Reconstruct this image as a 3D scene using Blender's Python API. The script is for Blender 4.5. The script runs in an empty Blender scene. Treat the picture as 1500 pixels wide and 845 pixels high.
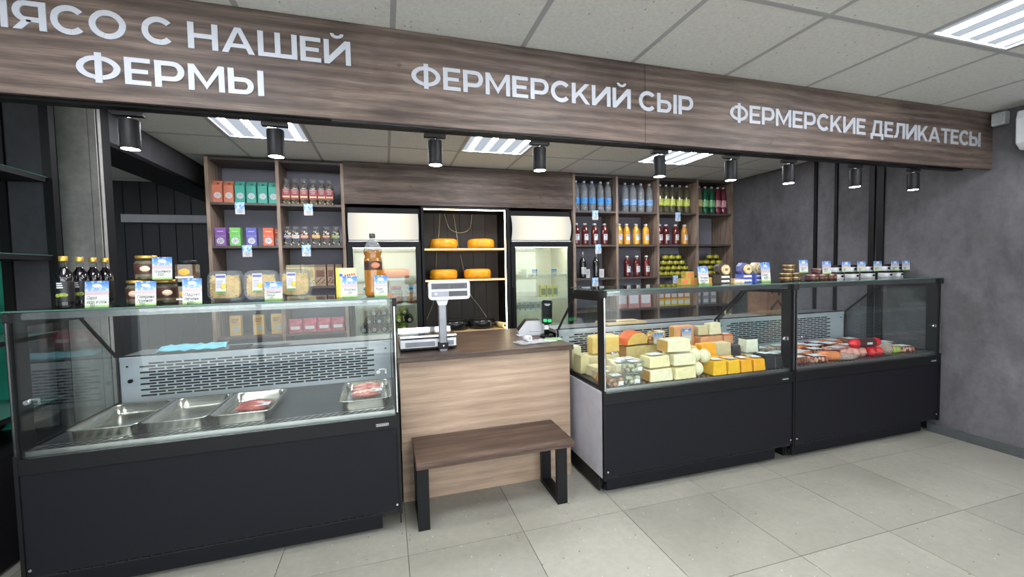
import bpy, math, random
from mathutils import Vector, Matrix
random.seed(7)
S = bpy.context.scene
COL = S.collection
PI = math.pi
R = math.radians

# ---------------------------------------------------------------- camera
cam = bpy.data.cameras.new('camera'); cam.sensor_width = 36.0; cam.lens = 36.0 * 614.3 / 1500.0
cam.clip_start = 0.02
cam_o = bpy.data.objects.new('camera', cam); COL.objects.link(cam_o); S.camera = cam_o
def cam_matrix(yaw, pitch, roll, loc):
    fw = Vector((math.sin(yaw)*math.cos(pitch), math.cos(yaw)*math.cos(pitch), math.sin(pitch)))
    r = Vector((math.cos(yaw), -math.sin(yaw), 0)); u = r.cross(fw)
    c, s = math.cos(roll), math.sin(roll)
    r2 = c*r + s*u; u2 = -s*r + c*u
    m = Matrix((r2, u2, -fw)).transposed().to_4x4(); m.translation = loc
    return m
cam_o.matrix_world = cam_matrix(0.2921, -0.0461, -0.0198, Vector((0, 0, 1.4)))

# ---------------------------------------------------------------- world, exposure, light levels
W = bpy.data.worlds.new('overcast_daylight'); S.world = W; W.use_nodes = True
bg = W.node_tree.nodes['Background']; bg.inputs[0].default_value = (0.93, 0.96, 1.0, 1); bg.inputs[1].default_value = 4.6
S.view_settings.view_transform = 'Standard'; S.view_settings.look = 'None'
S.view_settings.gamma = 1.0; S.view_settings.use_curve_mapping = False
S.view_settings.exposure = 0.45
PANEL_TUBE, PANEL_BACK = 60.0, 0.5     # ceiling panel emission
SPOT_W = 6.5                          # each track lamp
S.cycles.max_bounces = 8; S.cycles.transparent_max_bounces = 24
S.cycles.diffuse_bounces = 4; S.cycles.glossy_bounces = 4; S.cycles.transmission_bounces = 4
S.cycles.caustics_reflective = False; S.cycles.caustics_refractive = False
S.cycles.sample_clamp_indirect = 6.0

# ---------------------------------------------------------------- materials
def lin(c):
    return tuple(((v/255)/12.92 if v/255 <= .04045 else ((v/255+.055)/1.055)**2.4) for v in c)
def col4(c): return (*lin(c), 1)
MATS = {}
class NT:
    def __init__(s, name):
        s.m = bpy.data.materials.new(name); s.m.use_nodes = True; s.t = s.m.node_tree
        s.t.nodes.clear(); s.out = s.n('ShaderNodeOutputMaterial')
    def n(s, typ, **kw):
        nd = s.t.nodes.new(typ)
        for k, v in kw.items():
            if k.startswith('i_'): nd.inputs[int(k[2:])].default_value = v
            else: setattr(nd, k, v)
        return nd
    def l(s, a, b): s.t.links.new(a, b)
    def bsdf(s, rough=.5, metal=0, spec=.5, **kw):
        b = s.n('ShaderNodeBsdfPrincipled')
        b.inputs['Roughness'].default_value = rough; b.inputs['Metallic'].default_value = metal
        b.inputs['Specular IOR Level'].default_value = spec
        for k, v in kw.items(): b.inputs[k.replace('_', ' ')].default_value = v
        s.l(b.outputs[0], s.out.inputs[0]); s.b = b; return b
    def coords(s, kind='Object', scale=(1, 1, 1)):
        tc = s.n('ShaderNodeTexCoord'); mp = s.n('ShaderNodeMapping'); mp.inputs['Scale'].default_value = scale
        s.l(tc.outputs[kind], mp.inputs[0]); return mp.outputs[0]
    def pos(s, scale=(1, 1, 1)):
        g = s.n('ShaderNodeNewGeometry'); mp = s.n('ShaderNodeMapping'); mp.inputs['Scale'].default_value = scale
        s.l(g.outputs['Position'], mp.inputs[0]); return mp.outputs[0]
    def noise(s, vec, scale, detail=4, rough=.55, dist=0):
        nz = s.n('ShaderNodeTexNoise'); nz.inputs['Scale'].default_value = scale; nz.inputs['Detail'].default_value = detail
        nz.inputs['Roughness'].default_value = rough; nz.inputs['Distortion'].default_value = dist
        s.l(vec, nz.inputs['Vector']); return nz.outputs[0]
    def ramp(s, fac, stops, interp='LINEAR'):
        r = s.n('ShaderNodeValToRGB'); e = r.color_ramp.elements; r.color_ramp.interpolation = interp
        while len(e) < len(stops): e.new(.5)
        for x, (p, c) in zip(e, stops):
            x.position = p; x.color = col4(c) if len(c) == 3 else c
        s.l(fac, r.inputs[0]); return r.outputs[0]
    def mix(s, fac, a, b, blend='MIX'):
        m = s.n('ShaderNodeMix', data_type='RGBA', blend_type=blend)
        for sock, v in ((m.inputs['Factor'], fac), (m.inputs['A'], a), (m.inputs['B'], b)):
            pass
        def put(sock, v):
            if hasattr(v, 'is_output') or isinstance(v, bpy.types.NodeSocket): s.l(v, sock)
            elif isinstance(v, (int, float)): sock.default_value = v
            else: sock.default_value = col4(v)
        put(m.inputs[0], fac); put(m.inputs[6], a); put(m.inputs[7], b)
        return m.outputs[2]
    def math(s, op, a, b=0.0):
        m = s.n('ShaderNodeMath', operation=op)
        for i, v in enumerate((a, b)):
            if isinstance(v, (int, float)): m.inputs[i].default_value = v
            else: s.l(v, m.inputs[i])
        return m.outputs[0]
    def bump(s, h, strength=.2, dist=.01):
        b = s.n('ShaderNodeBump'); b.inputs['Strength'].default_value = strength; b.inputs['Distance'].default_value = dist
        s.l(h, b.inputs['Height']); s.l(b.outputs[0], s.b.inputs['Normal'])
    def color(s, c):
        if isinstance(c, bpy.types.NodeSocket): s.l(c, s.b.inputs['Base Color'])
        else: s.b.inputs['Base Color'].default_value = col4(c)

def plain(name, c, rough=.5, metal=0, var=.06, scale=14, spec=.5, **kw):
    """one colour with a faint procedural mottling"""
    if name in MATS: return MATS[name]
    t = NT(name); t.bsdf(rough, metal, spec, **kw)
    n = t.noise(t.coords(), scale, 3)
    lo = tuple(max(0, v*(1-var)) for v in c); hi = tuple(min(255, v*(1+var)) for v in c)
    t.color(t.ramp(n, [(.3, lo), (.7, hi)]))
    MATS[name] = t.m; return t.m
def wood(name, dark, mid, light, along='X', rough=.5, sc=1.0, knots=True, coarse=1.0, grain=.5):
    t = NT(name); t.bsdf(rough, 0, .35)
    def st(a, b): return {'X': (a*sc, b*sc, b*sc), 'Z': (b*sc, b*sc, a*sc), 'Y': (b*sc, a*sc, b*sc)}[along]
    big = t.noise(t.coords('Object', st(.9, 2.6)), 1.5*coarse, 4, .6, .5)
    mid_ = t.noise(t.coords('Object', st(1.3, 16)), 1.6, 5, .65, 1.6)
    fine = t.noise(t.coords('Object', st(4, 130)), 1.6, 3, .6)
    wv = t.n('ShaderNodeTexWave', wave_type='RINGS'); wv.inputs['Scale'].default_value = 1.1; wv.inputs['Distortion'].default_value = 7; wv.inputs['Detail'].default_value = 3; wv.inputs['Detail Scale'].default_value = 1.4
    t.l(t.coords('Object', st(.55, 6)), wv.inputs['Vector'])
    f = t.math('ADD', t.math('MULTIPLY', big, .55), t.math('ADD', t.math('MULTIPLY', mid_, .32), t.math('MULTIPLY', wv.outputs['Fac'], .13)))
    c = t.ramp(f, [(.36, dark), (.5, mid), (.64, light)])
    c = t.mix(grain, c, t.ramp(fine, [(.34, (150, 146, 142)), (.62, (255, 255, 255))]), 'MULTIPLY')
    if knots:
        k = t.noise(t.coords('Object', st(2.2, 4.5)), 2.4, 2, .5, .6)
        c = t.mix(t.math('MULTIPLY', t.ramp(k, [(.68, (0, 0, 0)), (.78, (255, 255, 255))]), .65), c, tuple(v*.7 for v in dark))
    t.color(c); t.bump(fine, .12, .003); MATS[name] = t.m; return t.m
def emit(name, c, strength):
    t = NT(name); e = t.n('ShaderNodeEmission'); e.inputs[0].default_value = col4(c); e.inputs[1].default_value = strength
    t.l(e.outputs[0], t.out.inputs[0]); MATS[name] = t.m; return t.m
def glass(name, tint=(255, 255, 255), ior=1.45, rough=0.0, haze=0.0):
    """thin sheet: clear with fresnel reflection"""
    t = NT(name)
    tr = t.n('ShaderNodeBsdfTransparent'); tr.inputs[0].default_value = col4(tint)
    gl = t.n('ShaderNodeBsdfGlossy'); gl.inputs['Roughness'].default_value = rough
    fr = t.n('ShaderNodeFresnel'); ge = t.n('ShaderNodeNewGeometry')
    t.l(t.math('ADD', t.math('MULTIPLY', ge.outputs['Backfacing'], 1/ior-ior), ior), fr.inputs[0])   # a thin sheet reflects alike from both faces
    mx = t.n('ShaderNodeMixShader'); t.l(fr.outputs[0], mx.inputs[0]); t.l(tr.outputs[0], mx.inputs[1]); t.l(gl.outputs[0], mx.inputs[2])
    o = mx.outputs[0]
    if haze:
        d = t.n('ShaderNodeBsdfDiffuse'); m2 = t.n('ShaderNodeMixShader'); m2.inputs[0].default_value = haze
        t.l(o, m2.inputs[1]); t.l(d.outputs[0], m2.inputs[2]); o = m2.outputs[0]
    t.l(o, t.out.inputs[0]); MATS[name] = t.m; return t.m

M_head = wood('header_wood', (70, 58, 53), (97, 83, 76), (124, 108, 98), 'X', .55)
M_oak = wood('light_oak', (156, 132, 114), (172, 147, 127), (186, 162, 141), 'X', .5, .8, False, 1.0, .28)
M_dark = wood('dark_wood', (64, 50, 44), (84, 67, 58), (104, 84, 74), 'X', .32, 1.4, False)
M_unit = wood('unit_oak', (122, 102, 88), (150, 129, 114), (172, 152, 136), 'Z', .55, 1.2, False)
M_shelfdark = plain('shelf_dark', (84, 74, 70), .5)
M_unitback = plain('unit_back', (138, 136, 148), .6, 0, .05, 3)
M_shelflight = wood('shelf_pine', (205, 172, 120), (224, 194, 145), (236, 210, 165), 'X', .5, 1.5, False)
M_black = plain('black_metal', (15, 15, 17), .5, 0, .1, 6, .25)
M_blackmatte = plain('black_matte', (17, 17, 20), .6, 0, .1, 5, .3)
M_panelblack = plain('case_panel', (17, 17, 23), .6, 0, .05, 40, .2)
M_caseside = plain('case_side_grey', (172, 172, 180), .5, 0, .03)
M_steel = plain('brushed_steel', (200, 200, 200), .28, 1.0, .05, 8)
M_chrome = plain('chrome', (225, 225, 230), .12, 1.0, .02)
M_whitemetal = plain('white_metal', (188, 193, 203), .4, 0, .02)
M_white = plain('white_plastic', (206, 207, 211), .35, 0, .02)
M_ledge = plain('steel_worktop', (170, 172, 176), .3, .6, .04)
M_slot = plain('slot_dark', (14, 14, 16), .8)
M_deck = plain('deck_plate', (62, 63, 68), .32, .3, .1, 5)
M_letter = plain('letter_acrylic', (172, 175, 184), .45, 0, .01)
M_glass = glass('case_glass', (251, 254, 253), 1.5)
M_glassedge = plain('glass_edge', (70, 105, 95), .15, 0, .05)
M_clear = glass('clear_plastic', (240, 243, 245), 1.4, .08, .04)
M_jarglass = glass('jar_glass', (236, 240, 236), 1.45, .02, .03)
M_gold = plain('gold_lid', (205, 165, 80), .35, .7, .08)
M_rubber = plain('rubber', (18, 18, 19), .8)
M_teal = plain('teal_board', (32, 140, 118), .6, 0, .04, 3)
M_paper = plain('paper', (206, 207, 211), .7, 0, .02)
M_cable = plain('cable_beige', (190, 180, 160), .6)
M_led = emit('led_warm', (255, 236, 196), 9.0)
M_lightbox = None
M_spot = emit('lamp_face', (255, 248, 235), 60.0)
M_tube = emit('panel_tube', (246, 249, 255), PANEL_TUBE)
M_back = emit('panel_back', (225, 236, 250), PANEL_BACK)

def concrete(name, base, amp=.16, seed=0., rough=.6, streak=True):
    t = NT(name); t.bsdf(rough, 0, .3)
    n1 = t.noise(t.pos((1.2, 1.2, .5) if streak else (1.4, 1.4, 1.4)), 1.7 + seed, 6, .62, .3)
    n2 = t.noise(t.pos((6, 6, 6)), 3.0, 5, .7)
    lo = tuple(v*(1-amp) for v in base); hi = tuple(v*(1+amp) for v in base)
    c = t.ramp(n1, [(.3, lo), (.72, hi)])
    c = t.mix(.35, c, t.ramp(n2, [(.3, (140, 140, 140)), (.7, (255, 255, 255))]), 'MULTIPLY')
    t.color(c); t.bump(n2, .06, .002); MATS[name] = t.m; return t.m
M_rwall = concrete('dark_concrete_laminate', (96, 94, 98), .26)
M_column = concrete('grey_concrete_laminate', (168, 165, 162), .16, .6)
M_rackpanel = concrete('charcoal_panel', (66, 66, 71), .12)
M_wallpaint = plain('wall_paint', (150, 150, 152), .8)
M_base = plain('baseboard_grey', (78, 80, 82), .5)

def tile_material():
    t = NT('floor_porcelain'); t.bsdf(.34, 0, .45)
    p = t.pos()
    n1 = t.noise(p, 1.3, 5, .6, .4); n2 = t.noise(p, 26, 3, .6)
    oi = t.n('ShaderNodeObjectInfo')
    c = t.ramp(n1, [(.3, (150, 148, 138)), (.7, (168, 166, 155))])
    c = t.mix(.25, c, t.ramp(n2, [(.3, (200, 200, 200)), (.7, (255, 255, 255))]), 'MULTIPLY')
    tint = t.ramp(oi.outputs['Random'], [(0, (236, 236, 236)), (1, (255, 255, 255))])
    c = t.mix(1.0, c, tint, 'MULTIPLY')
    def specks(scale, thr, sz, colr, c, off):
        vo = t.n('ShaderNodeTexVoronoi'); vo.inputs['Scale'].default_value = scale
        mp = t.pos(); mp.node.inputs['Location'].default_value = (off, off, 0); t.l(mp, vo.inputs['Vector'])
        near = t.math('LESS_THAN', vo.outputs['Distance'], sz)
        sep = t.n('ShaderNodeSeparateColor'); t.l(vo.outputs['Color'], sep.inputs[0])
        pick = t.math('GREATER_THAN', sep.outputs[0], thr)
        return t.mix(t.math('MULTIPLY', near, pick), c, colr)
    c = specks(24, .72, .09, (70, 66, 58), c, 0); c = specks(30, .72, .09, (206, 204, 196), c, 3.3)
    c = specks(55, .8, .12, (120, 118, 110), c, 7.7)
    t.color(c); MATS['floor'] = t.m; return t.m
M_tile = tile_material()
M_grout = plain('grout', (88, 86, 82), .8)
def ceil_material():
    t = NT('mineral_ceiling_tile'); t.bsdf(.9, 0, .1)
    vo = t.n('ShaderNodeTexVoronoi'); vo.inputs['Scale'].default_value = 42; t.l(t.pos((1, .55, 1)), vo.inputs['Vector'])
    near = t.math('LESS_THAN', vo.outputs['Distance'], .11)
    sep = t.n('ShaderNodeSeparateColor'); t.l(vo.outputs['Color'], sep.inputs[0])
    hole = t.math('MULTIPLY', near, t.math('GREATER_THAN', sep.outputs[0], .7))
    c = t.ramp(t.noise(t.pos(), 60, 3), [(.3, (208, 208, 207)), (.7, (222, 222, 221))])
    c = t.mix(hole, c, (128, 124, 118)); t.color(c); MATS['ceil'] = t.m; return t.m
M_ceil = ceil_material()
M_tbar = plain('ceiling_t_bar', (168, 167, 172), .5, 0, .02)

def card_material():
    t = NT('price_card_print'); t.bsdf(.55, 0, .3)
    tc = t.n('ShaderNodeTexCoord'); sp = t.n('ShaderNodeSeparateXYZ'); t.l(tc.outputs['Generated'], sp.inputs[0])
    x, z = sp.outputs[0], sp.outputs[2]
    base = t.ramp(z, [(0, (110, 158, 62)), (.085, (176, 196, 150)), (.13, (198, 204, 196)), (.46, (200, 202, 200)), (.5, (190, 166, 170)), (.6, (190, 172, 178)), (.66, (130, 164, 206)), (1, (50, 110, 190))])
    mp = t.n('ShaderNodeMapping'); mp.inputs['Scale'].default_value = (3, 1, 4); t.l(tc.outputs['Generated'], mp.inputs[0])
    cl = t.noise(mp.outputs[0], 1.3, 3); cm = t.math('MULTIPLY', t.ramp(cl, [(.48, (0, 0, 0)), (.62, (255, 255, 255))]), t.math('GREATER_THAN', z, .62))
    base = t.mix(cm, base, (190, 204, 222))
    t.color(base); MATS['card'] = t.m; return t.m
M_card = card_material()
M_ink = plain('ink', (35, 35, 45), .7)

# ---------------------------------------------------------------- mesh helpers
class MB:
    def __init__(s): s.v = []; s.f = []; s.mi = []; s.m = 0; s.sm = []; s.smooth = False
    def add(s, vs, fs, smooth=None):
        b = len(s.v); s.v += [tuple(p) for p in vs]
        for f in fs:
            s.f.append(tuple(b+i for i in f)); s.mi.append(s.m); s.sm.append(s.smooth if smooth is None else smooth)
        return s
    def box(s, x0, x1, y0, y1, z0, z1, mat=None):
        vs = [(x, y, z) for z in (z0, z1) for y in (y0, y1) for x in (x0, x1)]
        if mat is not None: vs = [mat @ Vector(p) for p in vs]
        return s.add(vs, [(0, 2, 3, 1), (4, 5, 7, 6), (0, 1, 5, 4), (2, 6, 7, 3), (0, 4, 6, 2), (1, 3, 7, 5)], False)
    def prism(s, poly, axis, lo, hi):
        def P(a, b, c):
            return {'X': (c, a, b), 'Y': (a, c, b), 'Z': (a, b, c)}[axis]
        n = len(poly); vs = [P(a, b, lo) for a, b in poly] + [P(a, b, hi) for a, b in poly]
        return s.add(vs, [tuple(range(n))[::-1], tuple(range(n, 2*n))] + [(i, (i+1) % n, n+(i+1) % n, n+i) for i in range(n)], False)
    def lathe(s, prof, n=16, c=(0, 0, 0), axis='Z', cap=True):
        vs = []
        for r, h in prof:
            for k in range(n):
                a = 2*PI*k/n; p = (r*math.cos(a), r*math.sin(a), h)
                if axis == 'Y': p = (p[0], h, p[1])
                if axis == 'X': p = (h, p[0], p[1])
                vs.append((p[0]+c[0], p[1]+c[1], p[2]+c[2]))
        fs = []
        for i in range(len(prof)-1):
            for k in range(n):
                fs.append((i*n+k, i*n+(k+1) % n, (i+1)*n+(k+1) % n, (i+1)*n+k))
        s.add(vs, fs, True)
        b = len(s.v) - len(vs)
        if cap:
            for i0, rev in ((0, True), ((len(prof)-1)*n, False)):
                idx = [b+i0+k for k in range(n)]
                s.f.append(tuple(idx[::-1] if rev else idx)); s.mi.append(s.m); s.sm.append(False)
        return s
    def cyl(s, c, r, h, n=16, axis='Z'): return s.lathe([(r, 0), (r, h)], n, c, axis)
    def tube(s, pts, r, n=6):
        pts = [Vector(p) for p in pts]; vs = []; up = Vector((0, 0, 1))
        for i, p in enumerate(pts):
            d = (pts[min(i+1, len(pts)-1)] - pts[max(i-1, 0)]).normalized()
            a = d.cross(up if abs(d.z) < .95 else Vector((0, 1, 0))).normalized(); b = d.cross(a)
            for k in range(n):
                t = 2*PI*k/n; vs.append(p + a*r*math.cos(t) + b*r*math.sin(t))
        m = len(pts)
        fs = [(i*n+k, i*n+(k+1) % n, (i+1)*n+(k+1) % n, (i+1)*n+k) for i in range(m-1) for k in range(n)]
        fs += [tuple(range(n))[::-1], tuple(range((m-1)*n, m*n))]
        return s.add(vs, fs, True)
    def rbox(s, x0, x1, y0, y1, z0, z1, r=.01, seg=3, axis='Z'):
        """box with rounded edges along one axis"""
        def rr(a0, a1, b0, b1):
            out = []
            for cx, cy, st in ((a1-r, b1-r, 0), (a0+r, b1-r, 90), (a0+r, b0+r, 180), (a1-r, b0+r, 270)):
                for k in range(seg+1):
                    t = R(st + 90*k/seg); out.append((cx+r*math.cos(t), cy+r*math.sin(t)))
            return out
        if axis == 'Z': return s.prism(rr(x0, x1, y0, y1), 'Z', z0, z1)
        if axis == 'Y': return s.prism(rr(x0, x1, z0, z1), 'Y', y0, y1)
        return s.prism(rr(y0, y1, z0, z1), 'X', x0, x1)
    def ball(s, c, r, n=12, m=8, sq=(1, 1, 1)):
        vs = [(c[0], c[1], c[2]-r*sq[2])]
        for i in range(1, m):
            t = PI*i/m - PI/2
            for k in range(n):
                a = 2*PI*k/n; vs.append((c[0]+r*sq[0]*math.cos(t)*math.cos(a), c[1]+r*sq[1]*math.cos(t)*math.sin(a), c[2]+r*sq[2]*math.sin(t)))
        vs.append((c[0], c[1], c[2]+r*sq[2])); L = len(vs)-1
        fs = [(0, 1+(k+1) % n, 1+k) for k in range(n)]
        for i in range(m-2):
            for k in range(n): fs.append((1+i*n+k, 1+i*n+(k+1) % n, 1+(i+1)*n+(k+1) % n, 1+(i+1)*n+k))
        fs += [(1+(m-2)*n+k, 1+(m-2)*n+(k+1) % n, L) for k in range(n)]
        return s.add(vs, fs, True)
    def mesh(s, name, mats):
        me = bpy.data.meshes.new(name); me.from_pydata(s.v, [], s.f)
        for m in (mats if isinstance(mats, (list, tuple)) else [mats]): me.materials.append(m)
        me.polygons.foreach_set('material_index', s.mi); me.polygons.foreach_set('use_smooth', s.sm); me.update()
        return me
    def build(s, name, mats, parent=None, loc=None, bevel=0, kind=None, label=None):
        return link(name, s.mesh(name, mats), parent, loc, bevel, kind, label)
def link(name, me, parent=None, loc=None, bevel=0, kind=None, label=None):
    o = bpy.data.objects.new(name, me); COL.objects.link(o)
    if parent is not None: o.parent = parent
    if loc is not None: o.location = loc
    if kind: o['kind'] = kind
    if label: o['label'] = label
    if bevel:
        b = o.modifiers.new('bevel', 'BEVEL'); b.width = bevel; b.segments = 2; b.limit_method = 'ANGLE'
    return o
def B(*a): return MB().box(*a)
def thing(name, label, cat, loc=(0, 0, 0), rz=0, group=None):
    o = bpy.data.objects.new(name, None); COL.objects.link(o); o.empty_display_size = .1
    o.location = loc; o.rotation_euler = (0, 0, rz); o['label'] = label; o['category'] = cat
    if group: o['group'] = group
    return o
def tag(o, label, cat, group=None):
    o['label'] = label; o['category'] = cat
    if group: o['group'] = group
    return o
def copy_tree(o, parent=None):
    c = o.copy(); COL.objects.link(c)
    if parent is not None: c.parent = parent
    for ch in list(o.children): copy_tree(ch, c)
    return c
PROTO = {}
def place(key, builder, loc, label, cat, group=None, rz=0.0, rx=0.0):
    """the first of a kind is built, each further one is copied with its parts"""
    if key in PROTO:
        o = copy_tree(PROTO[key])
    else:
        o = builder(); PROTO[key] = o
    o.location = loc; o.rotation_euler = (rx, 0, rz); tag(o, label, cat, group)
    if group is None and 'group' in o: del o['group']
    return o
ORD = ['leftmost', 'second from left', 'third from left', 'fourth from left', 'fifth from left', 'sixth from left', 'seventh from left', 'eighth from left']
def nth(i, n): return 'rightmost' if i == n-1 and n > 1 else ORD[i]

# ---------------------------------------------------------------- the room
CZ = 2.465
X0, X1, Y0, Y1 = -3.45, 4.27, -2.0, 5.75
fl = B(X0, X1, Y0, Y1, -.08, -.004).build('floor', M_grout, kind='structure')
tile_me = B(.0018, .5982, .0018, .5982, -.004, 0).mesh('floor_tile', M_tile)
def cut_box(me_full, ax, bx, ay, by, z0, z1, mat, cache={}):
    k = (round(bx-ax, 3), round(by-ay, 3), z0)
    if k not in cache: cache[k] = B(0, bx-ax, 0, by-ay, z0, z1).mesh('tile', mat)
    return cache[k]
for i in range(-6, 8):
    for j in range(-7, 8):
        ax, ay = .0628 + .6*i, 1.4726 + .6*j
        bx, by = ax + .6, ay + .6
        if bx <= X0 or ax >= X1 or by <= Y0 or ay >= Y1: continue
        if ax >= X0 and bx <= X1 and ay >= Y0 and by <= Y1:
            link('floor_tile', tile_me, fl, (ax, ay, 0))
        else:
            cx, dx, cy, dy = max(ax, X0), min(bx, X1), max(ay, Y0), min(by, Y1)
            if dx-cx < .02 or dy-cy < .02: continue
            link('floor_tile', cut_box(0, cx+.0012, dx-.0012, cy+.0012, dy-.0012, -.004, 0, M_tile), fl, (cx+.0012, cy+.0012, 0))

ce = B(X0, X1, Y0, Y1, CZ+.02, CZ+.10).build('ceiling', M_wallpaint, kind='structure')
ceil_me = B(.010, .590, .010, .590, -.002, .014).mesh('ceiling_tile', M_ceil)
PANELS = []
g = MB()
for i in range(-7, 8):
    for j in range(-8, 9):
        ax, ay = .0645 + .6*i, 1.3777 + .6*j
        bx, by = ax+.6, ay+.6
        if bx <= X0 or ax >= X1 or by <= Y0 or ay >= Y1: continue
        if i % 3 == 1 and j % 4 == 3 and ax >= X0 and bx <= X1 and by <= Y1 and ay >= Y0:
            PANELS.append((ax, ay)); continue
        cx, dx, cy, dy = max(ax, X0), min(bx, X1), max(ay, Y0), min(by, Y1)
        if dx-cx < .05 or dy-cy < .05: continue
        if dx-cx > .59 and dy-cy > .59: link('ceiling_tile', ceil_me, ce, (ax, ay, CZ))
        else: link('ceiling_tile', cut_box(0, cx+.01, dx-.01, cy+.01, dy-.01, -.002, .014, M_ceil), ce, (cx+.01, cy+.01, CZ))
tb = [('X', i) for i in range(-6, 9)] + [('Y', j) for j in range(-6, 9)]
for ax, i in tb:
    if ax == 'X':
        x = .0645+.6*i
        if X0 < x < X1: B(x-.012, x+.012, Y0, Y1, CZ-.003, CZ+.02).build('t_bar', M_tbar, ce)
    else:
        y = 1.3777+.6*i
        if Y0 < y < Y1: B(X0, X1, y-.012, y+.012, CZ-.0035, CZ+.019).build('t_bar', M_tbar, ce)

def ceiling_panel():
    t = thing('ceiling_light', '', '')
    f = MB()
    f.box(.012, .588, .012, .024, -.004, .01); f.box(.012, .588, .576, .588, -.004, .01)
    f.box(.012, .024, .024, .576, -.004, .01); f.box(.576, .588, .024, .576, -.004, .01)
    f.build('frame', M_white, t)
    B(.024, .576, .024, .576, .006, .016).build('diffuser', M_back, t)
    for k in range(4):
        x = .024 + .552*(k+.5)/4
        B(x-.022, x+.022, .03, .57, .000, .005).build('light_strip', M_tube, t)
    return t
def panel_label(ax, ay):
    sx = 'left' if ax < 0 else ('middle' if ax < 2 else 'right')
    if ax < -2: sx = 'far left'
    if ay > 2: return f'square four-strip ceiling light behind the wooden sign board, {sx} one'
    if ay > 0: return f'square four-strip ceiling light in front of the sign board, {sx} one'
    return f'square four-strip ceiling light near the shop window, {sx} one'
for ax, ay in PANELS:
    place('panel', ceiling_panel, (ax, ay, CZ), panel_label(ax, ay), 'ceiling light', 'recessed ceiling lights')

# walls
wr = B(X1, X1+.1, Y0, Y1, 0, CZ+.02).build('wall_right', M_blackmatte, kind='structure')
ys = [Y0, -1.4, -.2, 1.0, 2.645, 2.735, 3.045, 3.25, 4.4, Y1]
for a, b in zip(ys[:-1], ys[1:]):
    B(-.012, 0, a+.001, b-.001, .0, CZ-.001).build('wall_panel', M_rwall, wr, (X1, 0, 0))
for y, w in ((3.25, .03), (3.045, .026), (2.727, .046), (2.657, .052)):
    B(-.03, -.012, y-w/2, y+w/2, .0, CZ-.001).build('profile_strip', M_black, wr, (X1, 0, 0))
B(X1-.028, X1-.012, Y0, 4.3, 0, .068).build('baseboard_right', M_base, kind='structure')
wl = B(X0-.1, X0, Y0, Y1, 0, CZ+.02).build('wall_left', M_wallpaint, kind='structure')
wb = B(X0, X1, Y1, Y1+.1, 0, CZ+.02).build('wall_back', M_blackmatte, kind='structure')
M_plank = plain('black_plank', (27, 29, 36), .5, 0, .1, 3)
x = -3.4
while x < -1.0:
    B(x+.004, x+.156, Y1-.02, Y1, 0, CZ-.005).build('wall_plank', M_plank, wb); x += .16
tag(B(-2.75, -1.93, Y1-.1, Y1-.021, 2.0, 2.085).build('wall_rail', M_caseside), 'pale grey horizontal rail fixed on the black plank wall', 'rail')
wf = MB()
WX0, WX1, WZ0, WZ1 = -3.0, 4.0, .12, 2.36
wf.box(X0, X1, Y0-.15, Y0, WZ1, CZ+.02); wf.box(X0, X1, Y0-.15, Y0, 0, WZ0)
wf.box(X0, WX0, Y0-.15, Y0, WZ0, WZ1); wf.box(WX1, X1, Y0-.15, Y0, WZ0, WZ1)
wf.build('wall_front', M_wallpaint, kind='structure')
wn = MB(); NP = 5; pw = (WX1-WX0)/NP
for k in range(NP+1):
    x = WX0 + (WX1-WX0-.06)*k/NP; wn.box(x, x+.06, Y0-.09, Y0-.03, WZ0, WZ1)
for a, b in ((WZ0, WZ0+.06), (WZ1-.06, WZ1), (1.86, 1.91)): wn.box(WX0, WX1, Y0-.088, Y0-.032, a, b)
wn1 = wn.build('window_1', M_white, kind='structure')
for k in range(NP):
    x = WX0 + (WX1-WX0-.06)*k/NP + .06
    for a, b in ((WZ0+.06, 1.86), (1.91, WZ1-.06)): B(x, x+pw-.072, Y0-.065, Y0-.059, a, b).build('pane', M_glass, wn1)
B(-14, 16, -18, Y0-.16, -.25, -.15).build('pavement', plain('pavement_grey', (190, 188, 184), .8), kind='structure')

# ---------------------------------------------------------------- sign board with lettering
HY, HB, HT = 1.95, 2.055, CZ-.004
hd = thing('sign_board', 'long brown wood-effect sign board with white Cyrillic lettering below the ceiling', 'sign', (0, HY, 0))
B(-1.72, 1.338, 0, .018, HB, HT).build('board_panel', M_head, hd)
B(1.341, X1-.012, 0, .018, HB, HT).build('board_panel', M_head, hd)
B(-1.72, X1-.012, .028, .04, HB+.03, HT).build('backing_frame', M_black, hd)

def ring(cx, cy, rx, ry, t, a0, a1, n=26, ty=None):
    out = []; ty = t if ty is None else ty
    for k in range(n):
        p, q = R(a0+(a1-a0)*k/n), R(a0+(a1-a0)*(k+1)/n)
        out.append([(cx+rx*math.cos(p), cy+ry*math.sin(p)), (cx+rx*math.cos(q), cy+ry*math.sin(q)),
                    (cx+(rx-t)*math.cos(q), cy+(ry-ty)*math.sin(q)), (cx+(rx-t)*math.cos(p), cy+(ry-ty)*math.sin(p))])
    return out
def rc(x0, x1, y0, y1): return [(x0, y0), (x1, y0), (x1, y1), (x0, y1)]
T, H_ = .205, .175
def bowl(x0, y0, y1, w, t=T, h=H_):
    r = (y1-y0)/2; cx = w - r*1.0; cy = (y0+y1)/2
    return [rc(x0, cx, y1-h, y1), rc(x0, cx, y0, y0+h)] + ring(cx, cy, r, r, t, -90, 90, 16, h)
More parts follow.
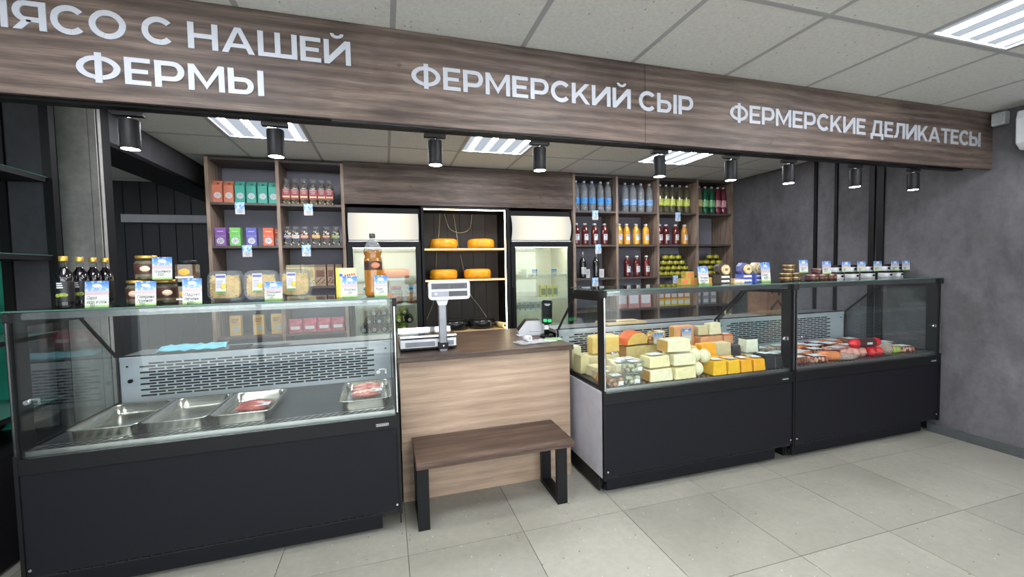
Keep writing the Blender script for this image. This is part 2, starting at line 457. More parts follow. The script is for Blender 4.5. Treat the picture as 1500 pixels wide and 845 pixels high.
def glyph(c):
    if c == 'Е': return .78, [rc(0, T, 0, 1), rc(T, .77, .83, 1), rc(T, .70, .42, .58), rc(T, .78, 0, .17)]
    if c == 'М':
        return 1.16, [rc(0, .19, 0, 1), rc(.97, 1.16, 0, 1), [(0, 1), (.19, 1), (.66, .2), (.58, .06), (.5, .2), (.12, .8)], [(1.16, 1), (.97, 1), (.5, .2), (.58, .06), (.66, .2), (1.04, .8)]]
    if c == 'Р': return .92, [rc(0, T, 0, 1)] + bowl(T, .25, 1, .92)
    if c == 'Я': return .94, [rc(.94-T, .94, 0, 1)] + [[(.94-x, y) for x, y in p][::-1] for p in bowl(T, .27, 1, .92)] + [[(.0, 0), (.24, 0), (.55, .33), (.30, .36)]]
    if c == 'С': return .98, ring(.53, .5, .53, .52, .2, 42, 318, 40)
    if c == 'О': return 1.1, ring(.55, .5, .55, .52, .2, 0, 360, 48)
    if c == 'Н': return 1.0, [rc(0, T, 0, 1), rc(1-T, 1, 0, 1), rc(T, 1-T, .415, .59)]
    if c == 'А': return 1.14, [[(0, 0), (.22, 0), (.57, .82), (.57, 1), (.46, 1)], [(1.14, 0), (.68, 1), (.57, 1), (.57, .82), (.92, 0)], rc(.25, .89, .21, .37)]
    if c == 'Ш': return 1.42, [rc(0, .2, 0, 1), rc(.61, .81, 0, 1), rc(1.22, 1.42, 0, 1), rc(.2, 1.22, 0, .17)]
    if c in 'ИЙ':
        p = [rc(0, .2, 0, 1), rc(.84, 1.04, 0, 1), [(.2, 0), (.84, .68), (.84, 1), (.82, 1), (.2, .32)], [(.0, .0), (.2, 0), (.2, .32), (.0, .25)]]
        if c == 'Й': p += ring(.52, 1.27, .26, .20, .13, 180, 360, 16, .11)
        return 1.04, p
    if c == 'Ф': return 1.26, ring(.63, .5, .63, .43, .2, 0, 360, 48, .16) + [rc(.53, .73, -.05, 1.05)]
    if c == 'Ы': return 1.2, [rc(0, T, 0, 1), rc(1.2-T, 1.2, 0, 1)] + bowl(T, 0, .66, .86)
    if c == 'К': return .96, [rc(0, T, 0, 1), [(T, .24), (.36, .40), (.94, 1), (.70, 1), (T, .50)], [(.33, .50), (.46, .62), (.97, 0), (.73, 0)]]
    if c == 'Д': return 1.14, [rc(0, 1.14, 0, .17), rc(0, .19, -.2, 0), rc(.95, 1.14, -.2, 0), rc(.28, 1.0, .83, 1), rc(.8, 1.0, .17, .83), [(.12, .17), (.33, .17), (.46, .83), (.28, .83)]]
    if c == 'Л': return 1.0, [rc(.24, 1.0, .83, 1), rc(.8, 1.0, 0, .83), [(.24, .83), (.43, .83), (.40, .35), (.27, .05), (.02, -.01), (0, .16), (.14, .19), (.21, .42)]]
    if c == 'Т': return .92, [rc(0, .92, .83, 1), rc(.36, .565, 0, .83)]
    return .3, []
def lettering(text, x0, x1, zb, h=.0995, lead=None):
    adv, cur = [], 0
    for c in text:
        if c == ' ': cur += .36; continue
        w, p = glyph(c); adv.append((cur, p, c)); cur += w + .115
    cur -= .115
    sc = (x1-x0)/cur
    for xo, polys, c in adv:
        m = MB()
        for k, p in enumerate(polys): m.prism([(x0+(xo+a)*sc, zb+b*h) for a, b in p], 'Y', -.004-.0001*(k % 17), -.0002)
        m.build('letter', M_letter, hd)
lettering('МЯСО С НАШЕЙ', -1.352, -.112, 2.279)
lettering('ФЕРМЫ', -1.052, -.447, 2.120)
lettering('ФЕРМЕРСКИЙ СЫР', .138, 1.640, 2.220)
lettering('ФЕРМЕРСКИЕ ДЕЛИКАТЕСЫ', 1.890, 4.115, 2.2105)

# track and lamps
tr = thing('lamp_track', 'black lighting track along the foot of the sign board', 'track', (0, 2.0, 2.05))
B(-1.70, 4.0, -.018, .03, -.004, .03).build('rail', M_black, tr)
B(-.2, 3.6, -.028, -.0185, .001, .006).build('bright_gap_strip', M_chrome, tr)  # added pale strip imitates the bright ceiling seen through the gap behind the board
for x in (-.9, .9, 2.7): B(x-.02, x+.02, .0, .028, .03, .06).build('clip', M_chrome, tr)
def lamp():
    t = thing('track_spotlight', '', '')
    B(-.05, .05, -.014, .014, -.016, 0).build('adapter', M_black, t)
    MB().cyl((0, 0, -.03), .007, .016, 8).build('stem', M_chrome, t)
    MB().lathe([(.026, -.132), (.033, -.143), (.0335, -.138), (.0335, -.034), (.031, -.03)], 24, cap=False).lathe([(.0, -.034), (.0335, -.034)], 24, cap=False).build('housing', M_black, t)
    MB().lathe([(.033, -.1425), (.029, -.1425), (.029, -.140)], 24, cap=False).build('bezel', M_chrome, t)
    MB().lathe([(.0, -.1415), (.031, -.1415)], 20, cap=False).build('lens', M_spot, t)
    L = bpy.data.lights.new('beam', 'SPOT'); L.energy = SPOT_W; L.spot_size = R(95); L.spot_blend = .7; L.color = (1, .95, .88); L.shadow_soft_size = .028
    lo = bpy.data.objects.new('beam', L); COL.objects.link(lo); lo.parent = t; lo.location = (0, 0, -.150)
    return t
lx = [-.935, -.427, .242, .765, 1.472, 1.962, 2.405, 2.976, 3.534]
for i, x in enumerate(lx):
    place('lamp', lamp, (x, 2.013, 2.038), f'black cylinder spotlight on the track, {["leftmost","second from left","third from left","fourth from left","fifth from left","fourth from right","third from right","second from right","rightmost"][i]} of the nine', 'spotlight', 'spotlights on the lamp track')

# column, beam, left rack
co = B(-1.855, -1.648, 3.2, 3.32, 0, CZ-.004).build('trim_1', M_blackmatte, kind='structure')
B(-1.842, -1.69, 3.19, 3.2, .0, CZ-.005).build('column_panel', M_column, co)
B(-1.687, -1.652, 3.19, 3.2, .0, CZ-.005).build('column_panel', M_column, co)
B(-1.648, -1.644, 3.2, 3.228, .0, CZ-.005).build('column_panel', M_column, co)
bm = B(-1.95, -1.66, 3.32, Y1-.02, 2.262, CZ-.004).build('trim_2', plain('beam_grey', (66, 66, 70), .7), kind='structure')
B(-1.95, -1.655, 3.32, Y1-.02, 2.235, 2.262).build('beam_edge', M_black, bm)

rk = thing('shelving_rack', 'black metal shelving rack with teal back at left edge', 'shelf', (-1.8, 3.05, 0))
B(-.615, -.60, -1.6, 0, 0, 2.2).build('back_panel', M_teal, rk)
for y in (0, -1.6):
    for x in (0, -.205): B(x-.02, x+.022, y-.022, y+.022, 0, 2.455).build('post', M_black, rk)
B(-.185, -.022, -.006, .006, .02, 2.44).build('end_panel', M_rackpanel, rk)
B(-.60, -.205, .012, .024, 0, 2.3).build('teal_panel', M_teal, rk)
B(-.598, .024, -1.575, .004, .02, .55).build('lower_cabinet', M_black, rk)
for z in (1.967, 1.53, 1.10, .725):
    B(-.598, .0, -1.58, -.022, z-.03, z-.004).build('shelf', M_black, rk)
    B(-.598, .004, -1.58, -.022, z-.004, z).build('shelf_glass', M_glassedge, rk)
bk = thing('wicker_basket', 'woven tan basket on the left rack at the picture edge', 'basket', (-2.16, 2.80, 1.101))
m = MB()
for k in range(6): m.rbox(-.13, .13, -.2, .2, .002+k*.024, .024+k*.024, .03)
m.build('woven_body', plain('wicker', (168, 140, 88), .8, 0, .25, 60), bk)
MB().rbox(-.14, .14, -.21, .21, .146, .16, .03).build('rim', plain('wicker_rim', (140, 112, 66), .8, 0, .2, 60), bk)
bk = thing('grey_sack', 'light grey sack on the rack shelf under the basket', 'sack', (-2.14, 2.82, .725))
MB().ball((0, 0, .133), .14, 16, 10, (.9, 1.3, .93)).build('sack_body', plain('sack_cloth', (150, 150, 150), .9, 0, .1, 40), bk)
MB().lathe([(.03, .25), (.018, .27), (.035, .31)], 12).build('tied_neck', plain('sack_cloth2', (140, 140, 140), .9), bk)
lg = thing('firewood_log', 'dark brown log lying on the low rack shelf', 'log', (-2.1, 2.80, .551))
MB().cyl((0, -.2, .066), .066, .4, 12, 'Y').build('bark', plain('bark', (58, 46, 38), .95, 0, .4, 40), lg)
MB().cyl((0, -.203, .066), .056, .003, 12, 'Y').build('cut_face', plain('cut_wood', (130, 100, 70), .9), lg)

# sensor and air conditioner
sn = thing('motion_sensor', 'small white motion sensor at the right end of the sign board', 'sensor', (X1-.012, 1.90, 2.40))
MB().rbox(-.055, 0, -.035, .035, -.045, .045, .012, 3, 'Y').build('body', M_white, sn)
MB().rbox(-.063, -.05, -.026, .026, -.03, .03, .008, 3, 'X').build('lens', plain('sensor_lens', (190, 192, 198), .4), sn)
ac = thing('air_conditioner', 'white wall air conditioner cut by the right picture edge', 'air conditioner', (X1-.012, 1.75, 2.13))
MB().prism([(0, 0), (-.15, 0), (-.2, .04), (-.205, .2), (-.19, .255), (0, .26)], 'Y', -.82, 0).build('body', M_white, ac, bevel=.008)
B(-.18, -.06, -.78, -.04, -.004, .006).build('air_flap', plain('flap_grey', (190, 190, 192), .4), ac)

# ---------------------------------------------------------------- refrigerated display cases
def display_case(label, loc, w, rz=0, side_left_grey=False, cheek_right=True, badge=True):
    """local x 0..w along the front, y 0 at the front glass going back, z up"""
    t = thing('display_case', label, 'display case', loc, rz)
    D, ZB, ZT = 1.0, .655, 1.262
    f = B(.0, w, 0, .02, .135, .575).build('front_panel', M_panelblack, t)
    B(.0, w, -.006, .03, .578, .645).build('bumper_band', M_black, t)
    B(.035, w-.09, .055, .07, .02, .128).build('kick_panel', M_panelblack, t)
    sl = MB(); x = .1
    while x < w-.16:
        sl.box(x, x+.03, .003, .02, .124, .130); x += .042
    sl.box(.0, w, .012, .03, .118, .135)
    sl.build('vent_slots', M_slot, t, kind='stuff')
    for fx in (.06, w-.12):
        for fy in (.12, .9): MB().lathe([(.026, 0), (.026, .008), (.012, .012), (.012, .03)], 12, (fx, fy, 0)).build('foot', M_rubber, t)
    for fx in (.012, w-.012): MB().cyl((fx, -.004, .165), .006, .006, 10, 'Y').build('bolt', M_chrome, t)
    # body sides
    for sx, a, b in (('L', -.014, 0), ('R', w, w+.014)):
        B(a, b, .006, D, .12, .645).build('side_panel', M_caseside if (sx == 'L' and side_left_grey) else M_black, t)
        B(a, b, -.008, .016, .115, .662).build('corner_trim', M_black, t)
        B(a+.003, b-.003, .07, D-.04, .02, .118).build('side_plinth', M_black, t)
    B(.0, w, .98, 1.0, .12, .9).build('rear_panel', M_blackmatte, t)
    # display well
    B(.0, w, .09, .73, .648, .664).build('deck', M_deck, t)
    B(.0, w, .022, .089, .645, .668).build('front_vent', M_steel, t)
    sl = MB(); x = .03
    while x < w-.05:
        for k, yy in enumerate((.032, .049, .066)):
            sl.add([(x+.012*k, yy, .6685), (x+.022+.012*k, yy, .6685), (x+.028+.012*k, yy+.009, .6685), (x+.006+.012*k, yy+.009, .6685)], [(0, 1, 2, 3)])
        x += .038
    sl.build('vent_holes', M_slot, t, kind='stuff')
    B(.0, w, .73, .745, .664, .905).build('back_grille', M_whitemetal, t)
    sl = MB(); nx = int((w-.2)/.088)
    for r in range(12):
        z = .692 + r*.0172
        for k in range(nx):
            if r % 2 and k == nx-1: continue
            xx = .10 + k*.088 + (r % 2)*.044
            sl.box(xx, xx+.077, .7285, .7305, z, z+.0098)
    sl.build('grille_slots', M_slot, t, kind='stuff')
    MB().cyl((.055, .715, .79), .011, .016, 12, 'Y').build('knob', M_slot, t)
    for fx in (.04, w-.04): MB().cyl((fx, .727, .875), .006, .004, 8, 'Y').build('screw', M_slot, t)
    B(.0, w, .722, .75, .905, .928).build('grille_cap', M_whitemetal, t)
    B(.0, w, .751, 1.0, .905, .930).build('worktop', M_ledge, t)
    B(.0, w, .745, .752, .928, .936).build('worktop_edge', M_black, t)
    # glass
    B(.004, w-.004, 0, .006, .647, ZT-.006).build('front_glass', M_glass, t)
    tp = B(-.012, w+.012, -.014, .44, ZT, ZT+.006).build('top_glass', M_glass, t)
    e = MB(); e.box(-.012, w+.012, -.0155, -.0142, ZT, ZT+.006); e.box(-.012, w+.012, .4402, .442, ZT, ZT+.006); e.build('glass_edge', M_glassedge, tp)
    B(.03, w-.03, .018, .062, ZT-.034, ZT-.004).build('light_rail', plain('aluminium', (120, 120, 122), .25, .9), t)
    sg = [(0.008, .648), (.008, ZT-.004), (.40, ZT-.02), (.725, .93), (.725, .66)]
    for sx, x in (('L', .0), ('R', w-.006)):
        s = MB().prism([(a, b) for a, b in sg], 'X', x, x+.006).build('side_glass', M_glass, t)
        fr = MB(); xa, xb = x-.0015, x+.0075
        fr.prism([(.008, .648), (.008, ZT-.004), (.085, ZT-.006), (.085, .648)], 'X', xa, xb)
        fr.prism([(.085, ZT-.006), (.085, ZT-.066), (.455, ZT-.072), (.41, ZT-.012)], 'X', xa, xb)
        fr.prism([(.43, ZT-.06), (.41, ZT-.06), (.70, .935), (.725, .935)], 'X', xa, xb)
        fr.prism([(.71, .935), (.725, .935), (.725, .66), (.71, .66)], 'X', xa, xb)
        fr.prism([(.085, .655), (.085, .675), (.725, .675), (.725, .655)], 'X', xa, xb)
        fr.build('edge_print', M_black, s)
        px = -.012 if sx == 'L' else w-.004
        B(px, px+.016, -.004, .014, .648, ZT).build('corner_post', M_black, t)
        B(px+.005, px+.011, -.0075, -.0041, .66, ZT-.03).build('chrome_strip', M_chrome, t)
        MB().rbox(px-.001, px+.020, -.012, .035, ZT-.045, ZT-.001, .01, 3, 'X').build('corner_block', M_rubber, t)
        cx = .045 if sx == 'L' else w-.085
        cl = MB().cyl((cx, -.014, .885), .010, .014, 12, 'Y'); cl.box(cx+.004, cx+.038, -.006, -.001, .893, .899); cl.box(cx+.034, cx+.040, -.006, -.001, .872, .899)
        cl.build('glass_clip', M_chrome, t)
    if badge:
        bx = w-.105
        b = B(bx, bx+.062, -.009, -.006, .598, .612).build('badge', M_chrome, t)
        m = MB(); m.box(bx+.002, bx+.060, -.0094, -.0091, .600, .610)
        m.build('badge_field', M_black, b)
        m = MB()
        for k in range(7): m.box(bx+.006+k*.0075, bx+.0105+k*.0075, -.0097, -.0095, .602, .608)
        m.build('badge_mark', M_letter, b)
    return t
CL = (-1.492, 2.243, 0); RZL = .013
case_l = display_case('left meat display case, nearly empty with steel trays inside', CL, 1.525, RZL)
case_c = display_case('middle display case filled with yellow and pale cheeses', (1.233, 2.21, 0), 1.462, 0, True)
case_r = display_case('right display case beside the dark wall, filled with sausages', (2.728, 2.21, 0), 1.50)
def L2W(x, y, z):
    c, s = math.cos(RZL), math.sin(RZL)
    return (CL[0]+x*c-y*s, CL[1]+x*s+y*c, z)

# ---------------------------------------------------------------- counter and bench
ct = thing('service_counter', 'wooden service counter with dark top and light oak front', 'counter', (.05, 2.53, 0))
B(.012, 1.118, .042, .06, 0, .858).build('front_board', M_oak, ct)
for x in (.012, 1.1): B(x, x+.018, .06, .86, 0, .858).build('side_board', M_oak, ct)
B(0, 1.13, 0, .9, .859, .891).build('counter_top', M_dark, ct, bevel=.002)
be = thing('bench', 'low bench with dark wood seat and black loop legs before counter', 'bench', (.12, 2.19, 0))
B(0, .9, 0, .362, .362, .40).build('seat', M_dark, be, bevel=.002)
for x in (.006, .815):
    m = MB(); y0, y1, w = .06, .35, .032
    m.box(x, x+.062, y0, y0+w, 0, .362); m.box(x, x+.062, y1-w, y1, 0, .362)
    m.box(x, x+.062, y0+w, y1-w, 0, w); m.box(x, x+.062, y0+w, y1-w, .33, .362)
    m.build('leg', M_black, be)
B(.07, .813, .075, .10, .335, .3615).build('stretcher', M_black, be)

# ---------------------------------------------------------------- back wall units
FY = 4.33
def shelf_unit(label, loc, ups, shelves, zt):
    t = thing('shelf_unit', label, 'shelf unit', loc)
    w = ups[-1]+.028
    for u in ups: B(u, u+.028, 0, .34, 0, zt).build('upright', M_unit, t)
    B(.0, w, .341, .352, 0, zt).build('back_panel', M_unitback, t)
    for a, b in zip(ups[:-1], ups[1:]):
        for z in shelves: B(a+.0285, b-.0005, .002, .34, z-.022, z).build('shelf', M_shelfdark, t)
        B(a+.0285, b-.0005, .002, .34, zt-.022, zt).build('top_board', M_shelfdark, t)
    return t
shelf_unit('left oak shelf unit holding tea bags and pasta packs', (-1.49, FY, 0), [0, .555, 1.108], [.10, .47, .835, 1.275, 1.66, 2.045], 2.44)
shelf_unit('right oak shelf unit with bottles of water and juice', (2.035, FY, 0), [0, .543, 1.10, 1.668, 2.195], [.10, .53, .905, 1.28, 1.66, 2.045], 2.45)
pn = tag(B(-.352, 2.032, FY-.004, FY+.016, 2.058, CZ-.004).build('fascia_board', M_head), 'brown wood-effect board above the two lit fridges', 'board')
def lightbox_mat():
    t = NT('lit_sign_face'); e = t.n('ShaderNodeEmission')
    tc = t.n('ShaderNodeTexCoord'); sp = t.n('ShaderNodeSeparateXYZ'); t.l(tc.outputs['Generated'], sp.inputs[0])
    d = t.math('ABSOLUTE', t.math('SUBTRACT', sp.outputs[0], .5))
    c = t.ramp(d, [(0, (255, 246, 222)), (.22, (254, 243, 218)), (.5, (196, 196, 190))])
    t.l(c, e.inputs[0]); e.inputs[1].default_value = .95
    t.l(e.outputs[0], t.out.inputs[0]); return t.m
M_lightbox = lightbox_mat()
M_fridgein = plain('fridge_liner', (234, 233, 222), .5, 0, .02)
M_fridgeglass = glass('fridge_glass', (240, 246, 244), 1.5)
M_wire = plain('wire_white', (225, 225, 215), .4)
def fridge(label, loc, w):
    t = thing('glass_door_fridge', label, 'fridge', loc)
    D = .6
    b = MB(); b.box(0, .03, .03, D, .0, 2.03); b.box(w-.03, w, .03, D, 0, 2.03); b.box(.03, w-.03, D-.03, D, 0, 2.03)
    b.box(.03, w-.03, .03, D-.03, 1.66, 2.03); b.box(.03, w-.03, .03, D-.03, 0, .2)
    b.build('cabinet', M_blackmatte, t)
    li = MB(); li.box(.03, .034, .06, D-.03, .2, 1.66); li.box(w-.034, w-.03, .06, D-.03, .2, 1.66); li.box(.034, w-.034, D-.034, D-.03, .2, 1.66)
    li.box(.034, w-.034, .06, D-.034, 1.655, 1.66); li.box(.034, w-.034, .06, D-.034, .2, .205)
    li.build('liner', M_fridgein, t)
    arc = [(.03, 1.715)] + [(.03-.045*math.sin(PI*k/8), 1.715+.262*k/8) for k in range(9)] + [(.03, 1.977)]
    MB().prism(arc, 'X', .02, w-.02).build('light_box', M_lightbox, t)
    for x in (.012, w-.02): MB().prism([(a-.002, z) for a, z in arc], 'X', x, x+.008).build('light_box_cap', M_black, t)
    B(.02, w-.02, .0, .03, 1.695, 1.706).build('lit_gap', M_white, t)  # plain white bar imitates the line of light in this gap
    fr = MB(); a = .055
    fr.box(.005, a, 0, .028, .12, 1.69); fr.box(w-a, w-.005, 0, .028, .12, 1.69); fr.box(a, w-a, 0, .028, 1.638, 1.69); fr.box(a, w-a, 0, .028, .12, .22)
    dr = fr.build('door', M_black, t)
    B(a, w-a, .012, .018, .22, 1.638).build('pane', M_fridgeglass, dr)
    MB().rbox(.018, .036, -.03, 0, .75, 1.2, .006).build('handle', M_black, dr)
    B(.045, w-.045, .062, .078, 1.636, 1.650).build('lamp', emit('fridge_lamp', (255, 246, 222), 34.0) if 'fridge_lamp' not in MATS else MATS['fridge_lamp'], t)
    for z in (1.32, 1.065, .762, .42):
        m = MB()
        for k in range(14):
            x = .04 + (w-.08)*k/13; m.box(x, x+.003, .09, D-.06, z-.004, z)
        for y in (.09, .3, D-.06): m.box(.036, w-.036, y, y+.006, z-.009, z-.004)
        m.box(.036, w-.036, .083, .09, z-.012, z+.012)
        m.build('wire_shelf', M_wire, t)
    return t
fridge('left glass-door fridge with cheese wheel and jars inside', (-.351, FY+.012, 0), .704)
fridge('right glass-door fridge, mostly empty and pale inside', (1.298, FY+.012, 0), .73)

ni = thing('cheese_niche', 'black planked niche with lit shelves between the two fridges', 'niche', (.36, FY, 0))
B(0, .026, 0, .42, 0, 2.05).build('side_board', M_black, ni); B(.90, .93, 0, .42, 0, 2.05).build('side_board', M_black, ni)
M_nplank = plain('niche_plank', (54, 48, 44), .6, 0, .08, 4)
for k in range(6): B(.027+k*.1455, .169+k*.1455, .40, .415, 0, 2.05).build('wall_plank', M_nplank, ni)
B(.026, .90, 0, .40, 2.032, 2.05).build('top_board', M_black, ni)
for z in (1.628, 1.305, .762):
    s = B(.028, .872, .03, .38, z-.02, z).build('shelf', M_shelflight, ni)
for z in (1.628, 1.305): B(.03, .87, .024, .0295, z-.016, z-.006).build('led_strip', emit('led_soft', (255, 224, 165), 2.6) if 'led_soft' not in MATS else MATS['led_soft'], ni)
B(.028, .87, .0, .008, 2.018, 2.028).build('led_strip', M_led, ni)
B(.872, .882, .0, .008, .60, 2.028).build('led_strip', M_led, ni)
def cable(pts, n=14):
    out = []
    P = [Vector(p) for p in pts]
    for i in range(len(P)-1):
        p0 = P[max(i-1, 0)]; p1 = P[i]; p2 = P[i+1]; p3 = P[min(i+2, len(P)-1)]
        for k in range(n):
            u = k/n; out.append(.5*((2*p1)+(p2-p0)*u+(2*p0-5*p1+4*p2-p3)*u*u+(3*p1-p0-3*p2+p3)*u**3))
    out.append(P[-1]); return out
for pts in ([(.24, .385, 2.03), (.22, .384, 1.8), (.20, .384, 1.64)], [(.39, .385, 2.03), (.42, .383, 1.8), (.44, .384, 1.63)],
            [(.29, .385, 2.03), (.34, .384, 1.87), (.46, .384, 1.82), (.57, .384, 1.87), (.60, .385, 2.03)],
            [(.19, .384, 1.6), (.18, .384, 1.45), (.17, .384, 1.31)], [(.45, .384, 1.6), (.48, .384, 1.45), (.51, .384, 1.31)],
            [(.53, .384, 1.28), (.56, .384, 1.12), (.66, .38, .98), (.76, .36, .82)], [(.16, .384, 1.28), (.14, .384, 1.05), (.06, .38, .86)]):
    MB().tube(cable(pts, 6), .004, 5).build('cable', M_cable, ni)

# cheese wheels in the niche and the fridge
M_wheel = plain('cheese_wax_yellow', (238, 164, 34), .35, 0, .06, 8, .5)
M_wheelblack = plain('cheese_wax_black', (30, 29, 28), .25)
M_wheelorange = plain('cheese_wax_orange', (226, 120, 48), .4)
def wheel(mat):
    def f():
        t = thing('waxed_cheese', '', '')
        MB().lathe([(.118, 0), (.138, .008), (.147, .028), (.148, .052), (.146, .074), (.138, .094), (.12, .102), (.06, .104)], 32).build('wax_rind', mat, t)
        MB().lathe([(.121, .1035), (.1205, .1045), (.07, .1052), (.01, .1052)], 28).build('top_stamp', plain('stamp_'+mat.name, tuple(v for v in ((244, 178, 60) if mat is M_wheel else ((40, 39, 38) if mat is M_wheelblack else (232, 135, 70)))), .5), t)
        return t
    return f
for key, mt, loc, lb in (
    ('wy', M_wheel, (.605, 4.51, 1.629), 'yellow waxed cheese wheel on the top niche shelf, left one'),
    ('wy', M_wheel, (1.01, 4.51, 1.629), 'yellow waxed cheese wheel on the top niche shelf, right one'),
    ('wy', M_wheel, (.595, 4.51, 1.306), 'yellow waxed cheese wheel on the middle niche shelf, left one'),
    ('wy', M_wheel, (.965, 4.51, 1.306), 'yellow waxed cheese wheel on the middle niche shelf, right one'),
    ('wb', M_wheelblack, (.70, 4.51, .763), 'black waxed cheese wheel on the bottom niche shelf, left one'),
    ('wb', M_wheelblack, (1.0, 4.51, .763), 'black waxed cheese wheel on the bottom niche shelf, right one')):
    place(key, wheel(mt), loc, lb, 'cheese', 'cheese wheels in the niche')
place('wo', wheel(M_wheelorange), (.10, 4.62, 1.322), 'orange cheese wheel inside the left fridge on upper shelf', 'cheese')
rl = thing('wrap_roll', 'roll of pale wrap lying on the bottom niche shelf right end', 'roll', (1.222, 4.355, .763), R(12))
MB().cyl((0, 0, .03), .03, .2, 14, 'Y').build('film', plain('film', (220, 200, 140), .4), rl)
MB().cyl((0, -.004, .03), .012, .208, 10, 'Y').build('core', M_slot, rl)

# fridge goods
def big_jar(lid, fill):
    def f():
        t = thing('pickle_jar', '', '')
        MB().lathe([(.062, 0), (.066, .01), (.066, .12), (.05, .145), (.05, .15)], 20).build('glass_body', M_jarglass, t)
        MB().lathe([(.05, .006), (.06, .012), (.06, .10), (.055, .105)], 16).build('filling', fill, t)
        MB().lathe([(.056, .150), (.056, .178), (.05, .18)], 20).build('lid', lid, t)
        return t
    return f
place('jar_r', big_jar(plain('lid_red', (150, 40, 45), .4), plain('pickle', (150, 84, 50), .5, 0, .3, 40)), (.10, 4.46, 1.0665), 'red-lidded pickle jar inside the left fridge', 'jar')
place('jar_b', big_jar(plain('lid_blue', (70, 130, 190), .4), plain('pickle2', (178, 110, 66), .5, 0, .3, 40)), (.262, 4.46, 1.0665), 'blue-lidded pickle jar inside the left fridge', 'jar')
place('jar_w', big_jar(plain('lid_dark', (60, 45, 38), .4), plain('pickle3', (206, 196, 170), .5, 0, .2, 40)), (-.16, 4.46, 1.0665), 'dark-lidded pale jar inside the left fridge behind the carton', 'jar')
def lying_bottle(c):
    def f():
        t = thing('lying_bottle', '', '')
        MB().lathe([(.014, 0), (.015, .02), (.040, .06), (.047, .085), (.047, .28), (.040, .29)], 16, (0, 0, 0), 'Y').build('body', c, t)
        MB().cyl((0, -.012, 0), .0155, .018, 12, 'Y').build('cap', M_paper, t)
        MB().cyl((0, -.0135, 0), .006, .002, 10, 'Y').build('cap_dot', M_slot, t)
        return t
    return f
Mb = [plain('bottle_brown', (112, 84, 62), .25), plain('bottle_green', (150, 158, 72), .25), plain('bottle_dark', (48, 46, 42), .25), plain('bottle_teal', (70, 82, 66), .25)]
rows = [(.8125, [(-.225, 2), (-.126, 0), (-.028, 0), (.07, 1), (.168, 1)]), (.895, [(-.175, 0), (-.077, 3), (.021, 1), (.119, 1), (.225, 2)]), (.977, [(-.126, 0), (-.028, 0), (.175, 1)])]
cn = ['brown', 'green', 'black', 'teal']
for ri, (z, row) in enumerate(rows):
    for i, (x, c) in enumerate(row):
        place('lb%d' % c, lying_bottle(Mb[c]), (x, 4.47, z), f'{cn[c]} bottle lying with white cap forward in left fridge, {["bottom","middle","top"][ri]} row, {nth(i, len(row))}', 'bottle', 'bottles lying in the left fridge')
def small_box(c, c2, w, d, h, key):
    def f():
        t = thing('carton', '', '')
        B(-w/2, w/2, 0, d, 0, h).build('box', c, t); B(-w*.4, w*.4, -.001, 0, h*.25, h*.75).build('front_print', c2, t)
        return t
    return f
My = plain('box_paleyellow', (222, 210, 130), .6); Mg = plain('print_grey', (150, 150, 130), .6)
for i, x in enumerate((1.715, 1.79, 1.86)):
    place('fb', small_box(My, Mg, .066, .06, .14, 'fb'), (x, 4.46, 1.0665), f'pale yellow carton on a right fridge shelf, {nth(i, 3)} of three', 'carton', 'yellow cartons in the right fridge')
for i in range(6):
    place('fs', small_box(M_paper, Mg, .052, .05, .09, 'fs'), (1.40+.062*i, 4.46, .9325), f'small white carton on the pile in the right fridge, {nth(i, 6)} of six', 'carton', 'white cartons in the right fridge')
tag(B(1.36, 1.78, 4.45, 4.6, .7635, .932).build('storage_tray', plain('tray_cream', (214, 210, 180), .5)), 'cream plastic tray in the right fridge under small cartons', 'tray')
for x, z, d in ((1.565, 1.333, 'left'), (1.80, 1.333, 'right')):
    m = tag(B(x, x+.062, 4.418, 4.42, z-.012, z+.06).build('price_card', M_card), f'small price card on the upper shelf of the right fridge, {d} one', 'price card', 'cards in the right fridge')

# ---------------------------------------------------------------- goods on the shelf units
def tea_bag(c, key):
    cm = plain('teabag_'+key, c, .55, 0, .03)
    def f():
        t = thing('tea_packet', '', '')
        m = MB(); w, d, h = .038, .03, .205
        m.add([(-w, -d, 0), (w, -d, 0), (w, d, 0), (-w, d, 0), (-w, -d, .16), (w, -d, .16), (w, d, .16), (-w, d, .16), (-w, .006, h), (w, .006, h), (w, .012, h), (-w, .012, h)],
              [(3, 2, 1, 0), (0, 1, 5, 4), (1, 2, 6, 5), (2, 3, 7, 6), (3, 0, 4, 7), (4, 5, 9, 8), (5, 6, 10, 9), (6, 7, 11, 10), (7, 4, 8, 11), (8, 9, 10, 11)])
        m.build('paper_bag', cm, t)
        MB().cyl((.002, -.0315, .07), .028, .0012, 18, 'Y').build('round_emblem', M_paper, t)
        m = MB()
        for k in range(9):
            a = k*2.4; r = .004+.0022*k; m.ball((.002+r*math.cos(a), -.0325, .07+r*math.sin(a)), .0032, 6, 4, (1, .3, 1))
        m.build('emblem_specks', cm if sum(c) < 480 else Mb[0], t, kind='stuff')
        MB().ball((.006, -.018, .176), .011, 10, 6, (1, .5, .6)).build('seed_mark', plain('seed_brown', (92, 66, 46), .6), t)
        return t
    return f
coral, teal, violet, green, blue, orange = (208, 124, 96), (72, 166, 148), (136, 92, 164), (118, 190, 96), (100, 100, 176), (220, 110, 78)
for i, (x, c, n) in enumerate(((-1.423, coral, 'coral'), (-1.335, coral, 'coral'), (-1.246, teal, 'teal'), (-1.155, teal, 'teal'), (-1.063, teal, 'teal'), (-.975, teal, 'teal'))):
    place('tb'+n, tea_bag(c, n), (x, 4.43, 2.046), f'{n} tea packet on the top shelf of left unit, {nth(i, 6)} of six', 'tea packet', 'tea packets on the top shelf')
